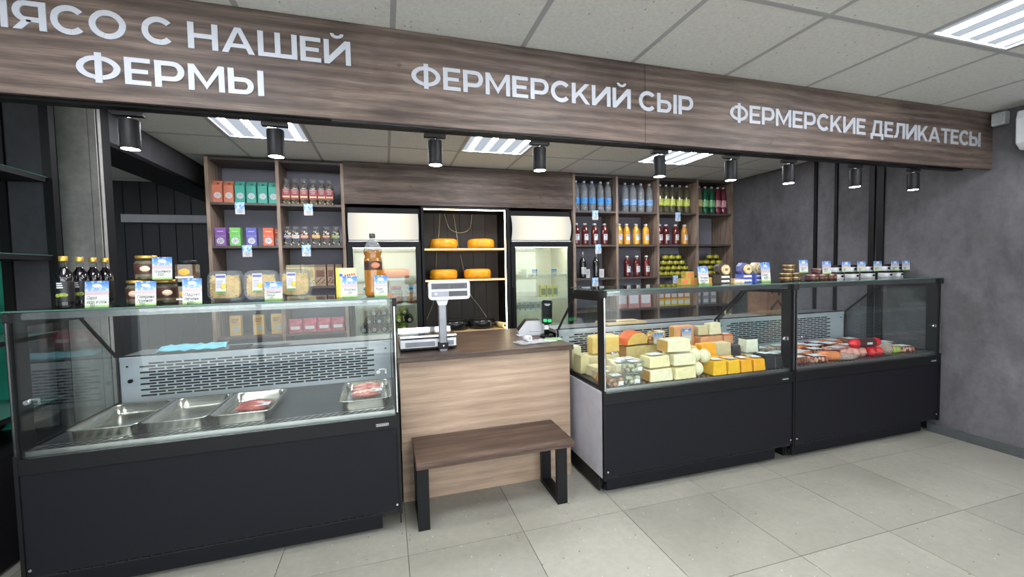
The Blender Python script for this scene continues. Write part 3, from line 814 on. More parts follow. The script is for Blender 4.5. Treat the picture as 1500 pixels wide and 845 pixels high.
def tea_box(c, key):
    cm = plain('teabox_'+key, c, .5, 0, .03)
    def f():
        t = thing('tea_box', '', '')
        B(-.042, .042, -.03, .03, 0, .165).build('carton', cm, t)
        B(-.0425, .0425, -.0306, -.030, .088, .090).build('fold_line', M_paper, t)
        MB().cyl((0, -.0312, .046), .030, .0012, 18, 'Y').build('round_emblem', M_paper, t)
        m = MB()
        for k in range(9):
            a = k*2.4; r = .004+.0024*k; m.ball((r*math.cos(a), -.0322, .046+r*math.sin(a)), .0034, 6, 4, (1, .3, 1))
        m.build('emblem_specks', Mb[2], t, kind='stuff')
        B(-.024, .024, -.0306, -.030, .128, .134).build('title_line', M_paper, t)
        return t
    return f
for x, y, c, n, lb in ((-1.413, 4.42, violet, 'violet', 'front violet tea box on the middle shelf of left unit'), (-1.365, 4.52, violet, 'violet', 'violet tea box standing behind the front violet one'),
    (-1.297, 4.42, green, 'green', 'light green tea box on the middle shelf of left unit'), (-1.166, 4.42, blue, 'blue', 'blue-violet tea box on the middle shelf of left unit'),
    (-1.028, 4.42, orange, 'orange', 'front orange tea box on the middle shelf of left unit'), (-.985, 4.52, orange, 'orange', 'orange tea box standing behind the front orange one')):
    place('tx'+n, tea_box(c, n), (x, y, 1.661), lb, 'tea box', 'tea boxes on the middle shelf')
def speckle(name, c1, c2, c3, sc=70):
    t = NT(name); t.bsdf(.25, 0, .6)
    vo = t.n('ShaderNodeTexVoronoi'); vo.inputs['Scale'].default_value = sc; t.l(t.coords(), vo.inputs['Vector'])
    sep = t.n('ShaderNodeSeparateColor'); t.l(vo.outputs['Color'], sep.inputs[0])
    t.color(t.ramp(sep.outputs[0], [(.0, c1), (.4, c2), (.8, c3)], 'CONSTANT')); MATS[name] = t.m; return t.m
M_pastadark = speckle('pasta_dark', (36, 32, 26), (96, 82, 50), (170, 150, 96), 60)
M_pastamix = speckle('pasta_mix', (24, 24, 24), (50, 46, 40), (190, 182, 150), 55)
M_film = glass('cellophane', (250, 250, 250), 1.5, .12, .10)
def pasta_pack(h, fill, band, key, band2=None):
    bm_ = plain('band_'+key, band, .45, 0, .1, 30)
    def f():
        t = thing('pasta_pack', '', '')
        m = MB(); m.rbox(-.034, .034, -.028, .028, 0, h*.66, .012, 3); m.lathe([(.031, h*.66), (.029, h*.74), (.020, h*.82), (.011, h*.87)], 10); m.build('pasta_filling', fill, t)
        prof = [(.0345, h*.665), (.032, h*.75), (.0225, h*.83), (.013, h*.88), (.024, h*.95), (.03, h)]
        MB().lathe(prof, 10, cap=False).build('film_top', M_film, t)
        lo, hi = (.22, .60) if h > .2 else (.38, .56)
        B(-.0352, .0352, -.0292, .0292, h*lo, h*hi).build('label_band', bm_, t)
        B(-.030, .030, -.0300, -.0292, h*(lo+.06), h*(lo+.12)).build('label_strip', plain('label_cream', (224, 200, 150), .5), t)
        m = MB()
        for k in range(3): m.box(-.024+.004*k, .022-.003*k, -.0300, -.0292, h*(hi-.05-.06*k), h*(hi-.035-.06*k))
        m.build('label_text', M_paper, t)
        return t
    return f
for i, x in enumerate((-.868, -.794, -.716, -.636, -.562, -.492)):
    place('pp1', pasta_pack(.245, M_pastadark, (140, 36, 40), 'red'), (x, 4.43, 2.046), f'tall pasta pack with red label on the top shelf, {nth(i, 6)} of six', 'pasta pack', 'red-labelled pasta packs on the top shelf')
for i, (x, b, n) in enumerate(((-.868, (90, 96, 170), 'blue'), (-.805, (190, 190, 214), 'lilac'), (-.725, (176, 80, 80), 'pink'), (-.625, (220, 160, 60), 'orange'), (-.535, (150, 60, 50), 'red'), (-.45, (96, 150, 60), 'green'))):
    place('pp2'+n, pasta_pack(.185, M_pastamix, b, n), (x, 4.43, 1.661), f'dark pasta pack with {n} band on the middle shelf, {nth(i, 6)} of six', 'pasta pack', 'banded pasta packs on the middle shelf')
def coffee_box(w, c, c2, key):
    def f():
        t = thing('brown_box', '', '')
        B(-w/2, w/2, 0, .1, 0, .205).build('carton', plain('cb_'+key, c, .6, 0, .18, 60), t)
        B(-w*.36, w*.36, -.001, 0, .085, .15).build('front_label', plain('cbl_'+key, c2, .6), t)
        B(-w/2, w/2, -.0008, 0, .18, .205).build('lid_band', plain('cbt_'+key, tuple(v*.8 for v in c), .6), t)
        m = MB()
        for k in range(7): m.ball((-w*.36+w*.12*k, -.001, .03+.012*((k*5) % 4)), .006, 6, 4, (1, .2, .8))
        m.build('bean_marks', M_slot, t, kind='stuff')
        return t
    return f
place('cb1', coffee_box(.10, (150, 128, 104), (110, 78, 66), 'a'), (-.60, 4.40, 1.276), 'wide speckled brown box on the third shelf of left unit', 'box', 'brown boxes on the third shelf')
place('cb2', coffee_box(.062, (146, 122, 100), (110, 78, 66), 'b'), (-.508, 4.40, 1.276), 'narrow speckled brown box right of the wide brown box', 'box', 'brown boxes on the third shelf')
place('cb2', coffee_box(.062, (146, 122, 100), (110, 78, 66), 'b'), (-.435, 4.40, 1.276), 'narrow speckled brown box at right end of third shelf', 'box', 'brown boxes on the third shelf')
for i, x in enumerate((-.838, -.708)):
    place('cb3', coffee_box(.125, (214, 200, 160), (190, 170, 120), 'c'), (x, 4.42, 1.276), f'cream box behind the noodle packs on third shelf, {["left","right"][i]} one', 'box', 'cream boxes on the third shelf')
def kraft(key='kraft'):
    t = thing('kraft_packet', '', '')
    B(-.045, .045, 0, .06, 0, .185).build('paper_bag', plain('kraft', (196, 160, 104), .7), t)
    MB().cyl((.01, -.0012, .06), .022, .0012, 14, 'Y').build('emblem', plain('emblem_bluegrey', (150, 170, 170), .6), t)
    m = MB()
    for k in range(3): m.box(-.03, .03-.008*k, -.001, 0, .15-.014*k, .154-.014*k)
    m.build('print_lines', M_slot, t); return t
for i, x in enumerate((-1.34, -1.15, -1.0)):
    place('kraft', kraft, (x, 4.42, .836), f'kraft paper packet on a low shelf behind the left case, {nth(i, 3)} of three', 'packet', 'kraft packets on the low shelf')
def vac_pack():
    t = thing('vacuum_pack', '', '')
    MB().rbox(-.062, .062, 0, .035, 0, .13, .018).build('cured_meat', plain('cured_pink', (176, 92, 104), .35, 0, .22, 25), t)
    B(-.04, .04, -.0012, 0, .03, .06).build('label', M_paper, t); return t
for i in range(4):
    place('vac', vac_pack, (-.838+.126*i, 4.40, .836), f'pink vacuum pack on a low shelf behind left case, {nth(i, 4)} of four', 'pack', 'pink vacuum packs on the low shelf')

# bottles
def lathe_bottle(name, parts):
    def f():
        t = thing(name, '', '')
        for pn_, prof, mt, n in parts: MB().lathe(prof, n).build(pn_, mt, t)
        return t
    return f
M_pet = glass('pet_clear', (214, 222, 228), 1.45, .05, .22)
M_water = glass('water_fill', (216, 226, 232), 1.33, .1, .16)
def water(lab, key):
    return lathe_bottle('water_bottle', [
        ('body', [(.030, 0), (.041, .006), (.042, .04), (.039, .05), (.042, .06), (.042, .17), (.038, .18), (.042, .19), (.041, .24), (.032, .285), (.015, .315), (.0135, .33)], M_pet, 18),
        ('water', [(.039, .004), (.0395, .22), (.030, .275)], M_water, 14),
        ('label', [(.0426, .085), (.0428, .088), (.0428, .15), (.0426, .153)], plain('wlabel_'+key, lab, .4, 0, .25, 22), 18),
        ('cap', [(.0155, .325), (.016, .345), (.013, .347)], M_paper if key != 'b' else plain('cap_paleblue', (196, 214, 230), .4), 14)])
for i, x in enumerate((2.112, 2.215, 2.318, 2.425, 2.523)):
    place('wa', water((66, 140, 205), 'b'), (x, 4.42, 2.046), f'clear water bottle with blue label on the top shelf, {nth(i, 5)} of five', 'water bottle', 'blue-labelled water bottles')
for i, x in enumerate((2.752, 2.86, 2.968, 3.085)):
    place('wc', water((122, 160, 214), 'c'), (x, 4.42, 2.046), f'clear water bottle in the second bay of right unit, {nth(i, 4)} of four', 'water bottle', 'water bottles in the second bay')
def soda(liq, lab, key):
    return lathe_bottle('soda_bottle', [
        ('body', [(.030, 0), (.040, .006), (.041, .05), (.038, .075), (.041, .10), (.041, .21), (.034, .26), (.018, .30), (.0135, .325)], plain('soda_'+key, liq, .12, 0, .05, 8, .7), 18),
        ('label', [(.0416, .09), (.0418, .093), (.0418, .172), (.0416, .175)], plain('slabel_'+key, lab, .4, 0, .2, 30), 18),
        ('cap', [(.0155, .325), (.016, .345), (.013, .347)], M_paper, 14)])
for i, x in enumerate((3.238, 3.324, 3.415, 3.523, 3.626)):
    place('sl', soda((88, 84, 62), (196, 204, 96), 'lemon'), (x, 4.42, 2.046), f'soda bottle with yellow-green label in the third bay, {nth(i, 5)} of five', 'soda bottle', 'yellow-green labelled soda bottles')
for x, k, c, lb, lbl in ((3.81, 'clear', (110, 100, 80), (206, 180, 120), 'brownish soda bottle, leftmost in the fourth bay'), (3.905, 'green', (24, 92, 62), (130, 186, 130), 'green soda bottle in the fourth bay, left one'),
    (4.005, 'green', (24, 92, 62), (130, 186, 130), 'green soda bottle in the fourth bay, right one'), (4.098, 'pink', (116, 44, 66), (206, 150, 160), 'dark pink soda bottle in the fourth bay, left one'), (4.186, 'pink', (116, 44, 66), (206, 150, 160), 'dark pink soda bottle in the fourth bay, rightmost')):
    place('so'+k, soda(c, lb, k), (x, 4.42, 2.046), lbl, 'soda bottle', 'soda bottles in the fourth bay')
def juice(liq, key):
    def f():
        t = thing('juice_bottle', '', '')
        MB().lathe([(.030, 0), (.040, .005), (.0415, .02), (.0415, .15), (.036, .19), (.020, .218), (.018, .232)], 18).build('body', plain('juice_'+key, liq, .1, 0, .06, 8, .7), t)
        MB().lathe([(.0205, .228), (.021, .246), (.018, .25)], 14).build('cap', M_paper, t)
        m = MB()
        for z0, z1 in ((.055, .125),):
            n = 6
            for k in range(n):
                a, b = R(-125+70*k/n), R(-125+70*(k+1)/n); r = .0423
                m.add([(r*math.cos(a), r*math.sin(a), z0), (r*math.cos(b), r*math.sin(b), z0), (r*math.cos(b), r*math.sin(b), z1), (r*math.cos(a), r*math.sin(a), z1)], [(0, 1, 2, 3)])
        m.build('label', M_paper, t)
        B(-.012, .006, -.0432, -.0425, .105, .114).build('label_mark', Mb[0], t)
        return t
    return f
jr, jy, jo = (98, 36, 36), (226, 162, 44), (202, 142, 60)
for i, x in enumerate((2.113, 2.224, 2.347, 2.471)):
    place('jr', juice(jr, 'red'), (x, 4.42, 1.661), f'dark red juice bottle on the middle shelf, first bay, {nth(i, 4)} of four', 'juice bottle', 'red juice bottles in the first bay')
for i, x in enumerate((2.668, 2.77, 2.90, 3.033)):
    place('jy', juice(jy, 'yellow'), (x, 4.42, 1.661), f'yellow juice bottle on the middle shelf, second bay, {nth(i, 4)} of four', 'juice bottle', 'yellow juice bottles')
for i, x in enumerate((3.228, 3.323, 3.462)):
    place('jr', juice(jr, 'red'), (x, 4.42, 1.661), f'dark red juice bottle on the middle shelf, third bay, {nth(i, 3)} of three', 'juice bottle', 'red juice bottles in the third bay')
place('jo', juice(jo, 'orange'), (3.592, 4.42, 1.661), 'orange juice bottle beside the red ones in the third bay', 'juice bottle')
for i, x in enumerate((2.776, 2.907, 3.04)):
    place('jr', juice(jr, 'red'), (x, 4.42, 1.281), f'dark red juice bottle on the third shelf, second bay, {nth(i, 3)} of three', 'juice bottle', 'red juice bottles on the third shelf')
def wine():
    t = thing('wine_bottle', '', '')
    MB().lathe([(.030, 0), (.038, .004), (.039, .02), (.039, .17), (.034, .20), (.016, .225), (.0145, .245)], 18).build('body', plain('wine_glass', (22, 26, 24), .08, 0, .05, 5, .8), t)
    MB().lathe([(.0152, .24), (.0155, .30), (.014, .312)], 14).build('foil', plain('foil_silver', (186, 184, 190), .3, .6), t)
    m = MB(); n = 6
    for k in range(n):
        a, b = R(-140+100*k/n), R(-140+100*(k+1)/n); r = .0397
        m.add([(r*math.cos(a), r*math.sin(a), .045), (r*math.cos(b), r*math.sin(b), .045), (r*math.cos(b), r*math.sin(b), .125), (r*math.cos(a), r*math.sin(a), .125)], [(0, 1, 2, 3)])
    m.build('label', plain('wine_label', (190, 194, 190), .6), t); return t
place('wine', wine, (2.19, 4.42, 1.281), 'dark wine bottle with silver foil, left one on third shelf', 'wine bottle', 'wine bottles in the first bay')
place('wine', wine, (2.36, 4.42, 1.281), 'dark wine bottle turned aside, right one on third shelf', 'wine bottle', 'wine bottles in the first bay', R(95))
def tag_card():
    t = thing('paper_tag', '', ''); B(-.03, .03, -.001, 0, 0, .10).build('card', M_paper, t)
    m = MB()
    for k in range(4): m.box(-.018, .018-.004*(k % 2), -.0016, -.001, .03+.014*k, .033+.014*k)
    m.build('print_lines', M_ink, t); B(-.02, .02, 0, .02, 0, .002).build('foot', M_paper, t); return t
place('tg', tag_card, (2.262, 4.44, 1.281), 'white paper tag between the two wine bottles', 'tag')
place('tg', tag_card, (2.428, 4.41, 1.281), 'white paper tag right of the right wine bottle', 'tag')
def small_jar():
    t = thing('preserve_jar', '', '')
    MB().lathe([(.034, 0), (.039, .004), (.039, .048), (.034, .052)], 16).build('body', plain('jar_olive', (120, 112, 36), .2, 0, .2, 30), t)
    MB().lathe([(.0394, .012), (.0397, .014), (.0397, .040), (.0394, .042)], 16).build('label', plain('label_lemon', (178, 168, 44), .5, 0, .1, 30), t)
    MB().lathe([(.036, .0505), (.037, .053), (.037, .064), (.034, .0655)], 16).build('lid', plain('lid_green_black', (34, 40, 30), .4), t)
    B(-.016, .012, -.0404, -.0397, .018, .030).build('label_mark', Mb[1], t); return t
rown = ['bottom row', 'second row from the bottom', 'third row from the bottom', 'top row']
b3 = [[3.228+.083*k for k in range(6)], [3.25+.0855*k for k in range(5)], [3.272+.089*k for k in range(4)], [3.30+.095*k for k in range(3)]]
b4 = [[3.80, 3.88, 3.97, 4.06], [3.78, 3.87, 3.965, 4.055], [3.815, 3.915, 4.01, 4.11], [3.97, 4.06]]
for bay, rws in (('third', b3), ('fourth', b4)):
    for r, xs in enumerate(rws):
        for i, x in enumerate(xs):
            place('yj', small_jar, (x, 4.41, 1.281+.0665*r), f'small yellow-labelled jar in the {bay} bay pyramid, {rown[r]}, {nth(i, len(xs))}', 'jar', f'yellow-labelled jars in the {bay} bay')
Mpk = [plain('low_box_yellow', (206, 190, 80), .6), plain('low_box_orange', (206, 130, 60), .6), plain('low_box_grey', (150, 150, 152), .6), plain('low_box_pink', (190, 140, 140), .6)]
bn = ['yellow', 'orange', 'grey', 'pink']
for r in range(2):
    for i in range(5):
        c = (i*2+r) % 2
        place('lbx%d' % c, small_box(Mpk[c], M_paper, .088, .07, .085, 'l'), (3.25+.096*i, 4.42, .906+.0855*r), f'small {bn[c]} box on the low shelf behind the middle case, {["lower","upper"][r]} row, {nth(i, 5)}', 'box', 'small boxes on the low shelf')
for r in range(2):
    for i in range(3):
        place('lbx2', small_box(Mpk[2], M_paper, .088, .07, .085, 'l'), (3.80+.12*i, 4.42, .906+.0855*r), f'small grey box on the low shelf of fourth bay, {["lower","upper"][r]} row, {nth(i, 3)}', 'box', 'grey boxes on the low shelf')
for i in range(3):
    place('lbx3', small_box(Mpk[3], M_paper, .15, .2, .20, 'm'), (2.70+.165*i, 4.42, .906), f'pinkish box on the low shelf of the second bay, {nth(i, 3)} of three', 'box', 'pinkish boxes on the low shelf')

# price cards hanging from the shelf edges
def shelf_card():
    t = thing('shelf_price_card', '', '')
    B(-.038, .038, -.003, -.001, -.056, .004).build('picture_half', M_card_top, t)
    B(-.036, .038, -.0035, -.0005, -.102, -.054).build('price_half', M_paper, t)
    m = MB()
    for k in range(3): m.box(-.024+.006*k, .026-.004*k, -.0042, -.0035, -.066-.012*k, -.0635-.012*k)
    m.build('price_lines', M_ink, t); return t
tt = NT('card_picture'); tt.bsdf(.55)
tt.color(tt.ramp(tt.noise(tt.coords('Object', (1, 1, 1)), 38, 2), [(.4, (104, 160, 222)), (.55, (180, 208, 238)), (.65, (240, 240, 244))])); M_card_top = tt.m
for x, z, lb in ((-1.232, 2.042, 'under the tea packets'), (-.672, 2.042, 'under the red-labelled pasta packs'), (-1.19, 1.66, 'under the tea boxes'), (-.703, 1.66, 'under the banded pasta packs'),
                 (2.308, 2.045, 'under the blue-labelled water bottles'), (2.342, 1.66, 'under the red juice bottles'), (2.30, 1.28, 'under the wine bottles'), (3.425, 2.045, 'under the yellow-green soda bottles'), (3.39, 1.28, 'under the third bay jar pyramid')):
    place('scard', shelf_card, (x, FY+.0015, z), f'blue and white price card on the shelf edge {lb}', 'price card', 'price cards on the shelf edges')

# ---------------------------------------------------------------- goods standing on the display cases
TOP = 1.2685
def card_text(txt, parent, zs, size=.026, x=-.034):
    cu = bpy.data.curves.new('handwriting', 'FONT'); cu.body = txt; cu.size = size; cu.shear = .35; cu.extrude = .0002; cu.space_line = .85; cu.resolution_u = 2
    tmp = bpy.data.objects.new('handwriting_curve', cu); COL.objects.link(tmp)
    me = bpy.data.meshes.new_from_object(tmp.evaluated_get(bpy.context.evaluated_depsgraph_get())); bpy.data.objects.remove(tmp)
    me.materials.clear(); me.materials.append(M_ink)
    wide = max((v.co.x for v in me.vertices), default=.01); fit = min(1.0, -2*x/wide)
    for v in me.vertices: v.co.x *= fit
    o = bpy.data.objects.new('handwriting', me); COL.objects.link(o)
    o.parent = parent; o.location = (x, -.0022, zs); o.rotation_euler = (PI/2, 0, 0)
def counter_card(loc, label, txt, w=.088, h=.115, rz=0, lean=-.12, group='price cards on the display cases', tz=.036):
    t = thing('price_card', label, 'price card', loc, rz, group)
    t.rotation_euler = (lean, 0, rz)
    B(-w/2, w/2, -.0015, 0, 0, h).build('card', M_card, t)
    m = MB(); m.ball((0, -.0012, h*.82), .014, 12, 6, (1.2, .25, .7)); m.build('cloud_logo', M_paper, t)
    if txt: card_text(txt, t, tz*h/.115, .021*h/.115, -w*.42)
    B(-w*.35, w*.35, .0002, .035, 0, .0015).build('foot', M_paper, t)
    return t
M_syrup = plain('syrup_dark', (20, 16, 24), .06, 0, .1, 5, .9)
M_label_dark = plain('label_black', (26, 24, 28), .4)
def syrup():
    t = thing('syrup_bottle', '', '')
    MB().lathe([(.022, 0), (.028, .004), (.029, .015), (.029, .13), (.024, .155), (.013, .172), (.0115, .18)], 20).build('body', M_syrup, t)
    MB().lathe([(.0115, .18), (.0118, .205)], 14).build('neck', M_jarglass, t)
    MB().lathe([(.0145, .204), (.015, .206), (.015, .224), (.0135, .226)], 16).build('cap', M_gold, t)
    MB().lathe([(.0293, .03), (.0295, .032), (.0295, .115), (.0293, .118)], 20).build('label', M_label_dark, t)
    m = MB(); m.ball((.006, -.0265, .058), .017, 10, 6, (1.1, .35, .6)); m.ball((-.010, -.026, .056), .010, 8, 6, (1, .4, .9)); m.build('fruit_picture', plain('fruit_green', (150, 166, 76), .5, 0, .3, 60), t)
    m = MB()
    for k in range(3): m.box(-.012, .010-.002*k, -.0302, -.0292, .088+.009*k, .093+.009*k)
    m.build('label_text', M_paper, t); return t
for i, (x, y, d) in enumerate(((-1.332, 2.30, 'frontmost, standing apart'), (-1.335, 2.405, 'second from the front'), (-1.326, 2.48, 'third from the front'), (-1.318, 2.555, 'rearmost'))):
    place('syrup', syrup, (x, y, TOP), f'dark gold-capped syrup bottle on left case, {d}', 'bottle', 'syrup bottles on the left case')
counter_card((-1.205, 2.262, TOP), 'price card before the syrup bottles on the left case', 'Сироп\nкедр. и сосн.\n   350 –', .084, .115, 0, -.10)
M_stew = plain('stew', (120, 108, 84), .4, 0, .35, 45)
def big_tin_jar():
    t = thing('stew_jar', '', '')
    MB().lathe([(.036, 0), (.044, .006), (.046, .02), (.046, .082), (.038, .098), (.038, .102)], 24).build('glass_body', M_jarglass, t)
    MB().lathe([(.034, .004), (.0425, .008), (.0435, .02), (.0435, .080), (.036, .09)], 20).build('stewed_meat', M_stew, t)
    MB().lathe([(.0405, .100), (.0415, .102), (.0415, .112), (.038, .1145)], 24).build('lid', M_gold, t)
    MB().lathe([(.0463, .028), (.0466, .03), (.0466, .074), (.0463, .076)], 24).build('label', plain('label_maroon', (70, 44, 40), .45, 0, .2, 30), t)
    MB().ball((.012, -.0445, .052), .019, 14, 6, (1.1, .3, .75)).build('label_oval', plain('oval_cream', (226, 200, 176), .5), t); return t
place('stew', big_tin_jar, (-1.118, 2.40, TOP), 'gold-lidded stew jar, bottom left of the three', 'jar', 'stew jars on the left case', R(-15))
place('stew', big_tin_jar, (-1.015, 2.42, TOP), 'gold-lidded stew jar, bottom right of the three', 'jar', 'stew jars on the left case', R(10))
place('stew', big_tin_jar, (-1.082, 2.405, TOP+.1147), 'gold-lidded stew jar stacked on top of the other two', 'jar', 'stew jars on the left case')
counter_card((-1.035, 2.275, TOP), 'price card leaning on the lower stew jars', 'Говядина\nтушёная\n  750 –', .078, .110, 0, -.10)
counter_card((-1.0, 2.352, TOP+.115), 'price card tilted against the topmost stew jar', 'тушёнка\n   550 –', .078, .105, 0, -.08)
def honey_jar():
    t = thing('square_jar', '', '')
    MB().rbox(-.04, .04, -.04, .04, .0, .082, .014, 3).build('glass_body', plain('honey_brown', (74, 54, 36), .12, 0, .3, 20, .7), t)
    MB().lathe([(.034, .082), (.036, .084), (.036, .100), (.033, .102)], 20).build('lid', M_black, t)
    MB().ball((0, -.04, .046), .022, 14, 6, (1.1, .12, .75)).build('label_oval', plain('oval_amber', (214, 160, 60), .5), t)
    B(-.036, .036, -.0412, -.04, .018, .026).build('label_strip', M_paper, t); return t
place('honey', honey_jar, (-.905, 2.37, TOP), 'square dark jar, lower one of the two stacked on the left case', 'jar', 'square dark jars on the left case')
place('honey', honey_jar, (-.905, 2.372, TOP+.1022), 'square dark jar with amber oval label, stacked on top', 'jar', 'square dark jars on the left case')
counter_card((-.852, 2.262, TOP), 'price card before the square dark jars', 'Паштет\nпечень\n  600 –', .076, .118, 0, -.08)

# noodle packs in clear trays
M_noodle = plain('noodle', (226, 196, 130), .6, 0, .12, 30)
M_noodlemass = plain('noodle_mass', (206, 174, 108), .7, 0, .25, 70)
def noodle_pack():
    t = thing('noodle_pack', '', '')
    MB().rbox(-.072, .072, -.022, .022, 0, .142, .03, 4, 'Y').build('clear_tray', M_clear, t)
    MB().rbox(-.078, .078, .018, .024, -.006, .148, .03, 4, 'Y').build('tray_rim', M_clear, t)
    MB().rbox(-.064, .064, -.012, .014, .008, .118, .028, 4, 'Y').build('noodle_mass', M_noodlemass, t)
    rnd = random.Random(3); m = MB()
    for k in range(230):
        x, z = rnd.uniform(-.055, .055), rnd.uniform(.018, .112); a = rnd.uniform(0, PI); L = rnd.uniform(.014, .03)
        pts = []
        for q in range(4):
            u = q/3-.5; bnd = rnd.uniform(-.004, .004)
            xx = x+math.cos(a)*L*2*u+bnd; zz = z+math.sin(a)*L*2*u+bnd
            pts.append((max(-.063, min(.063, xx)), -.0125-rnd.uniform(0, .006), max(.01, min(.122, zz))))
        m.tube(pts, .0016, 4)
    m.build('noodles', M_noodle, t, kind='stuff')
    lb = B(-.036, .008, -.0245, -.0225, .030, .126).build('label', M_paper, t)
    B(-.034, .006, -.0252, -.0245, .108, .120).build('label_blue_band', plain('band_blue', (70, 84, 170), .5), lb)
    m = MB()
    for k in range(5): m.box(-.032, -.004-.003*(k % 2), -.0252, -.0245, .058+.008*k, .0605+.008*k)
    m.build('label_text', plain('text_grey', (130, 130, 160), .6), lb)
    MB().ball((-.002, -.0246, .064), .015, 10, 6, (.8, .1, 1)).build('label_picture', plain('noodle_yellow', (236, 200, 80), .6), lb)
    B(-.034, .006, -.0252, -.0245, .031, .040).build('label_green_band', plain('band_green', (140, 186, 70), .5), lb)
    return t
for x, y, z, rz, d in ((-.772, 2.43, TOP+.007, 0, 'leftmost of the three'), (-.617, 2.45, TOP+.007, R(4), 'middle of the three'), (-.468, 2.50, TOP+.010, R(-3), 'rightmost of the three')):
    place('noodle', noodle_pack, (x, y, z), f'clear pack of egg noodles standing on left case, {d}', 'noodle pack', 'noodle packs on the left case', rz, -.10)
counter_card((-.545, 2.375, TOP), 'price card before the middle noodle pack', 'Домашняя\nлапша\n   159 –', .080, .092, 0, -.10, tz=.042)
mk = thing('milk_carton', 'flat yellow carton standing on the left case near its end', 'carton', (-.20, 2.40, TOP))
B(-.05, .05, -.02, .02, 0, .155).build('carton_body', plain('carton_cream', (228, 222, 160), .5), mk)
B(-.0502, -.036, -.0206, -.02, 0, .155).build('yellow_stripe', plain('stripe_yellow', (220, 204, 70), .5), mk)
MB().cyl((-.025, -.0212, .118), .009, .0012, 14, 'Y').build('blue_emblem', plain('emblem_blue', (60, 100, 180), .5), mk)
m = MB()
for k in range(5): m.box(-.008+.011*k, .000+.011*k, -.0208, -.02, .108+.002*k, .120+.002*k)
m.build('red_title', plain('title_red', (200, 60, 70), .5), mk)
counter_card((-.182, 2.345, TOP), 'price card before the flat yellow carton', 'Хлопья\n   120 –', .074, .112, 0, -.12)
kb = thing('amber_drink_bottle', 'tall amber plastic bottle with dark label on the left case', 'bottle', (-.062, 2.385, TOP))
MB().lathe([(.036, 0), (.045, .008), (.046, .03), (.043, .06), (.046, .09), (.046, .20), (.040, .215), (.046, .232), (.046, .246)], 24).build('body', plain('amber_drink', (160, 106, 44), .12, 0, .12, 6, .7), kb)
MB().lathe([(.0462, .246), (.045, .256), (.032, .285), (.016, .306), (.0135, .318)], 24).build('shoulder', M_pet, kb)
MB().lathe([(.015, .314), (.0155, .316), (.0155, .335), (.0135, .337)], 16).build('cap', Mb[2], kb)
lb = MB().lathe([(.0465, .142), (.0468, .145), (.0468, .186), (.0465, .189)], 24).build('label', plain('label_umber', (66, 44, 36), .4), kb)
MB().ball((.012, -.0455, .166), .021, 12, 6, (1.1, .2, .75)).build('label_badge', plain('badge_rust', (196, 120, 90), .5), lb)
counter_card((-.026, 2.325, TOP), 'price card before the tall amber bottle', 'Квас\n   250 –', .066, .112, 0, -.12)

# ---------------------------------------------------------------- cheeses in the middle case
DK = .6692
def cheese_mat(name, c, holes=False):
    if name in MATS: return MATS[name]
    t = NT(name); t.bsdf(.45, 0, .4); t.b.inputs['Subsurface Weight'].default_value = .0
    n = t.noise(t.coords(), 22, 4)
    lo = tuple(v*.93 for v in c); c_ = t.ramp(n, [(.35, lo), (.65, c)])
    if holes:
        vo = t.n('ShaderNodeTexVoronoi'); vo.inputs['Scale'].default_value = 55; t.l(t.coords(), vo.inputs['Vector'])
        sep = t.n('ShaderNodeSeparateColor'); t.l(vo.outputs['Color'], sep.inputs[0])
        h = t.math('MULTIPLY', t.math('LESS_THAN', vo.outputs['Distance'], .22), t.math('GREATER_THAN', sep.outputs[0], .55))
        c_ = t.mix(h, c_, tuple(v*.78 for v in c))
    t.color(c_); MATS[name] = t.m; return t.m
CP = cheese_mat('cheese_pale', (236, 222, 172)); CC = cheese_mat('cheese_cream', (236, 226, 190)); CH = cheese_mat('cheese_holes', (232, 214, 150), True)
CY = cheese_mat('cheese_yellow', (236, 200, 116)); CG = cheese_mat('cheese_golden', (240, 186, 44), True); CO = cheese_mat('cheese_orange', (240, 170, 40))
CS = cheese_mat('cheese_salmon', (222, 160, 116)); CGr = cheese_mat('cheese_greyish', (206, 192, 154)); CW = cheese_mat('cheese_white', (232, 232, 208)); CD = cheese_mat('cheese_dark_rind', (62, 56, 64))
RO = cheese_mat('rind_orange', (228, 112, 60)); RT = cheese_mat('rind_tan', (206, 160, 90)); RB = cheese_mat('rind_brown', (150, 104, 60))
CK = cheese_mat('cheese_black', (40, 39, 42))
def sticker(m, t, w, d, h, sx=.6, sd=.6, off=(0, 0)):
    s = B(-w*sx/2+off[0], w*sx/2+off[0], d*(1-sd)/2+off[1], d*(1+sd)/2+off[1], h, h+.0012).build('label', M_card_flat, t)
tl = NT('label_print'); tl.bsdf(.5)
tl.color(tl.ramp(tl.noise(tl.coords('Object', (60, 60, 60)), 2.2, 2), [(.40, (150, 160, 170)), (.48, (226, 230, 232)), (1, (238, 240, 240))])); M_card_flat = tl.m
NCH = [0]
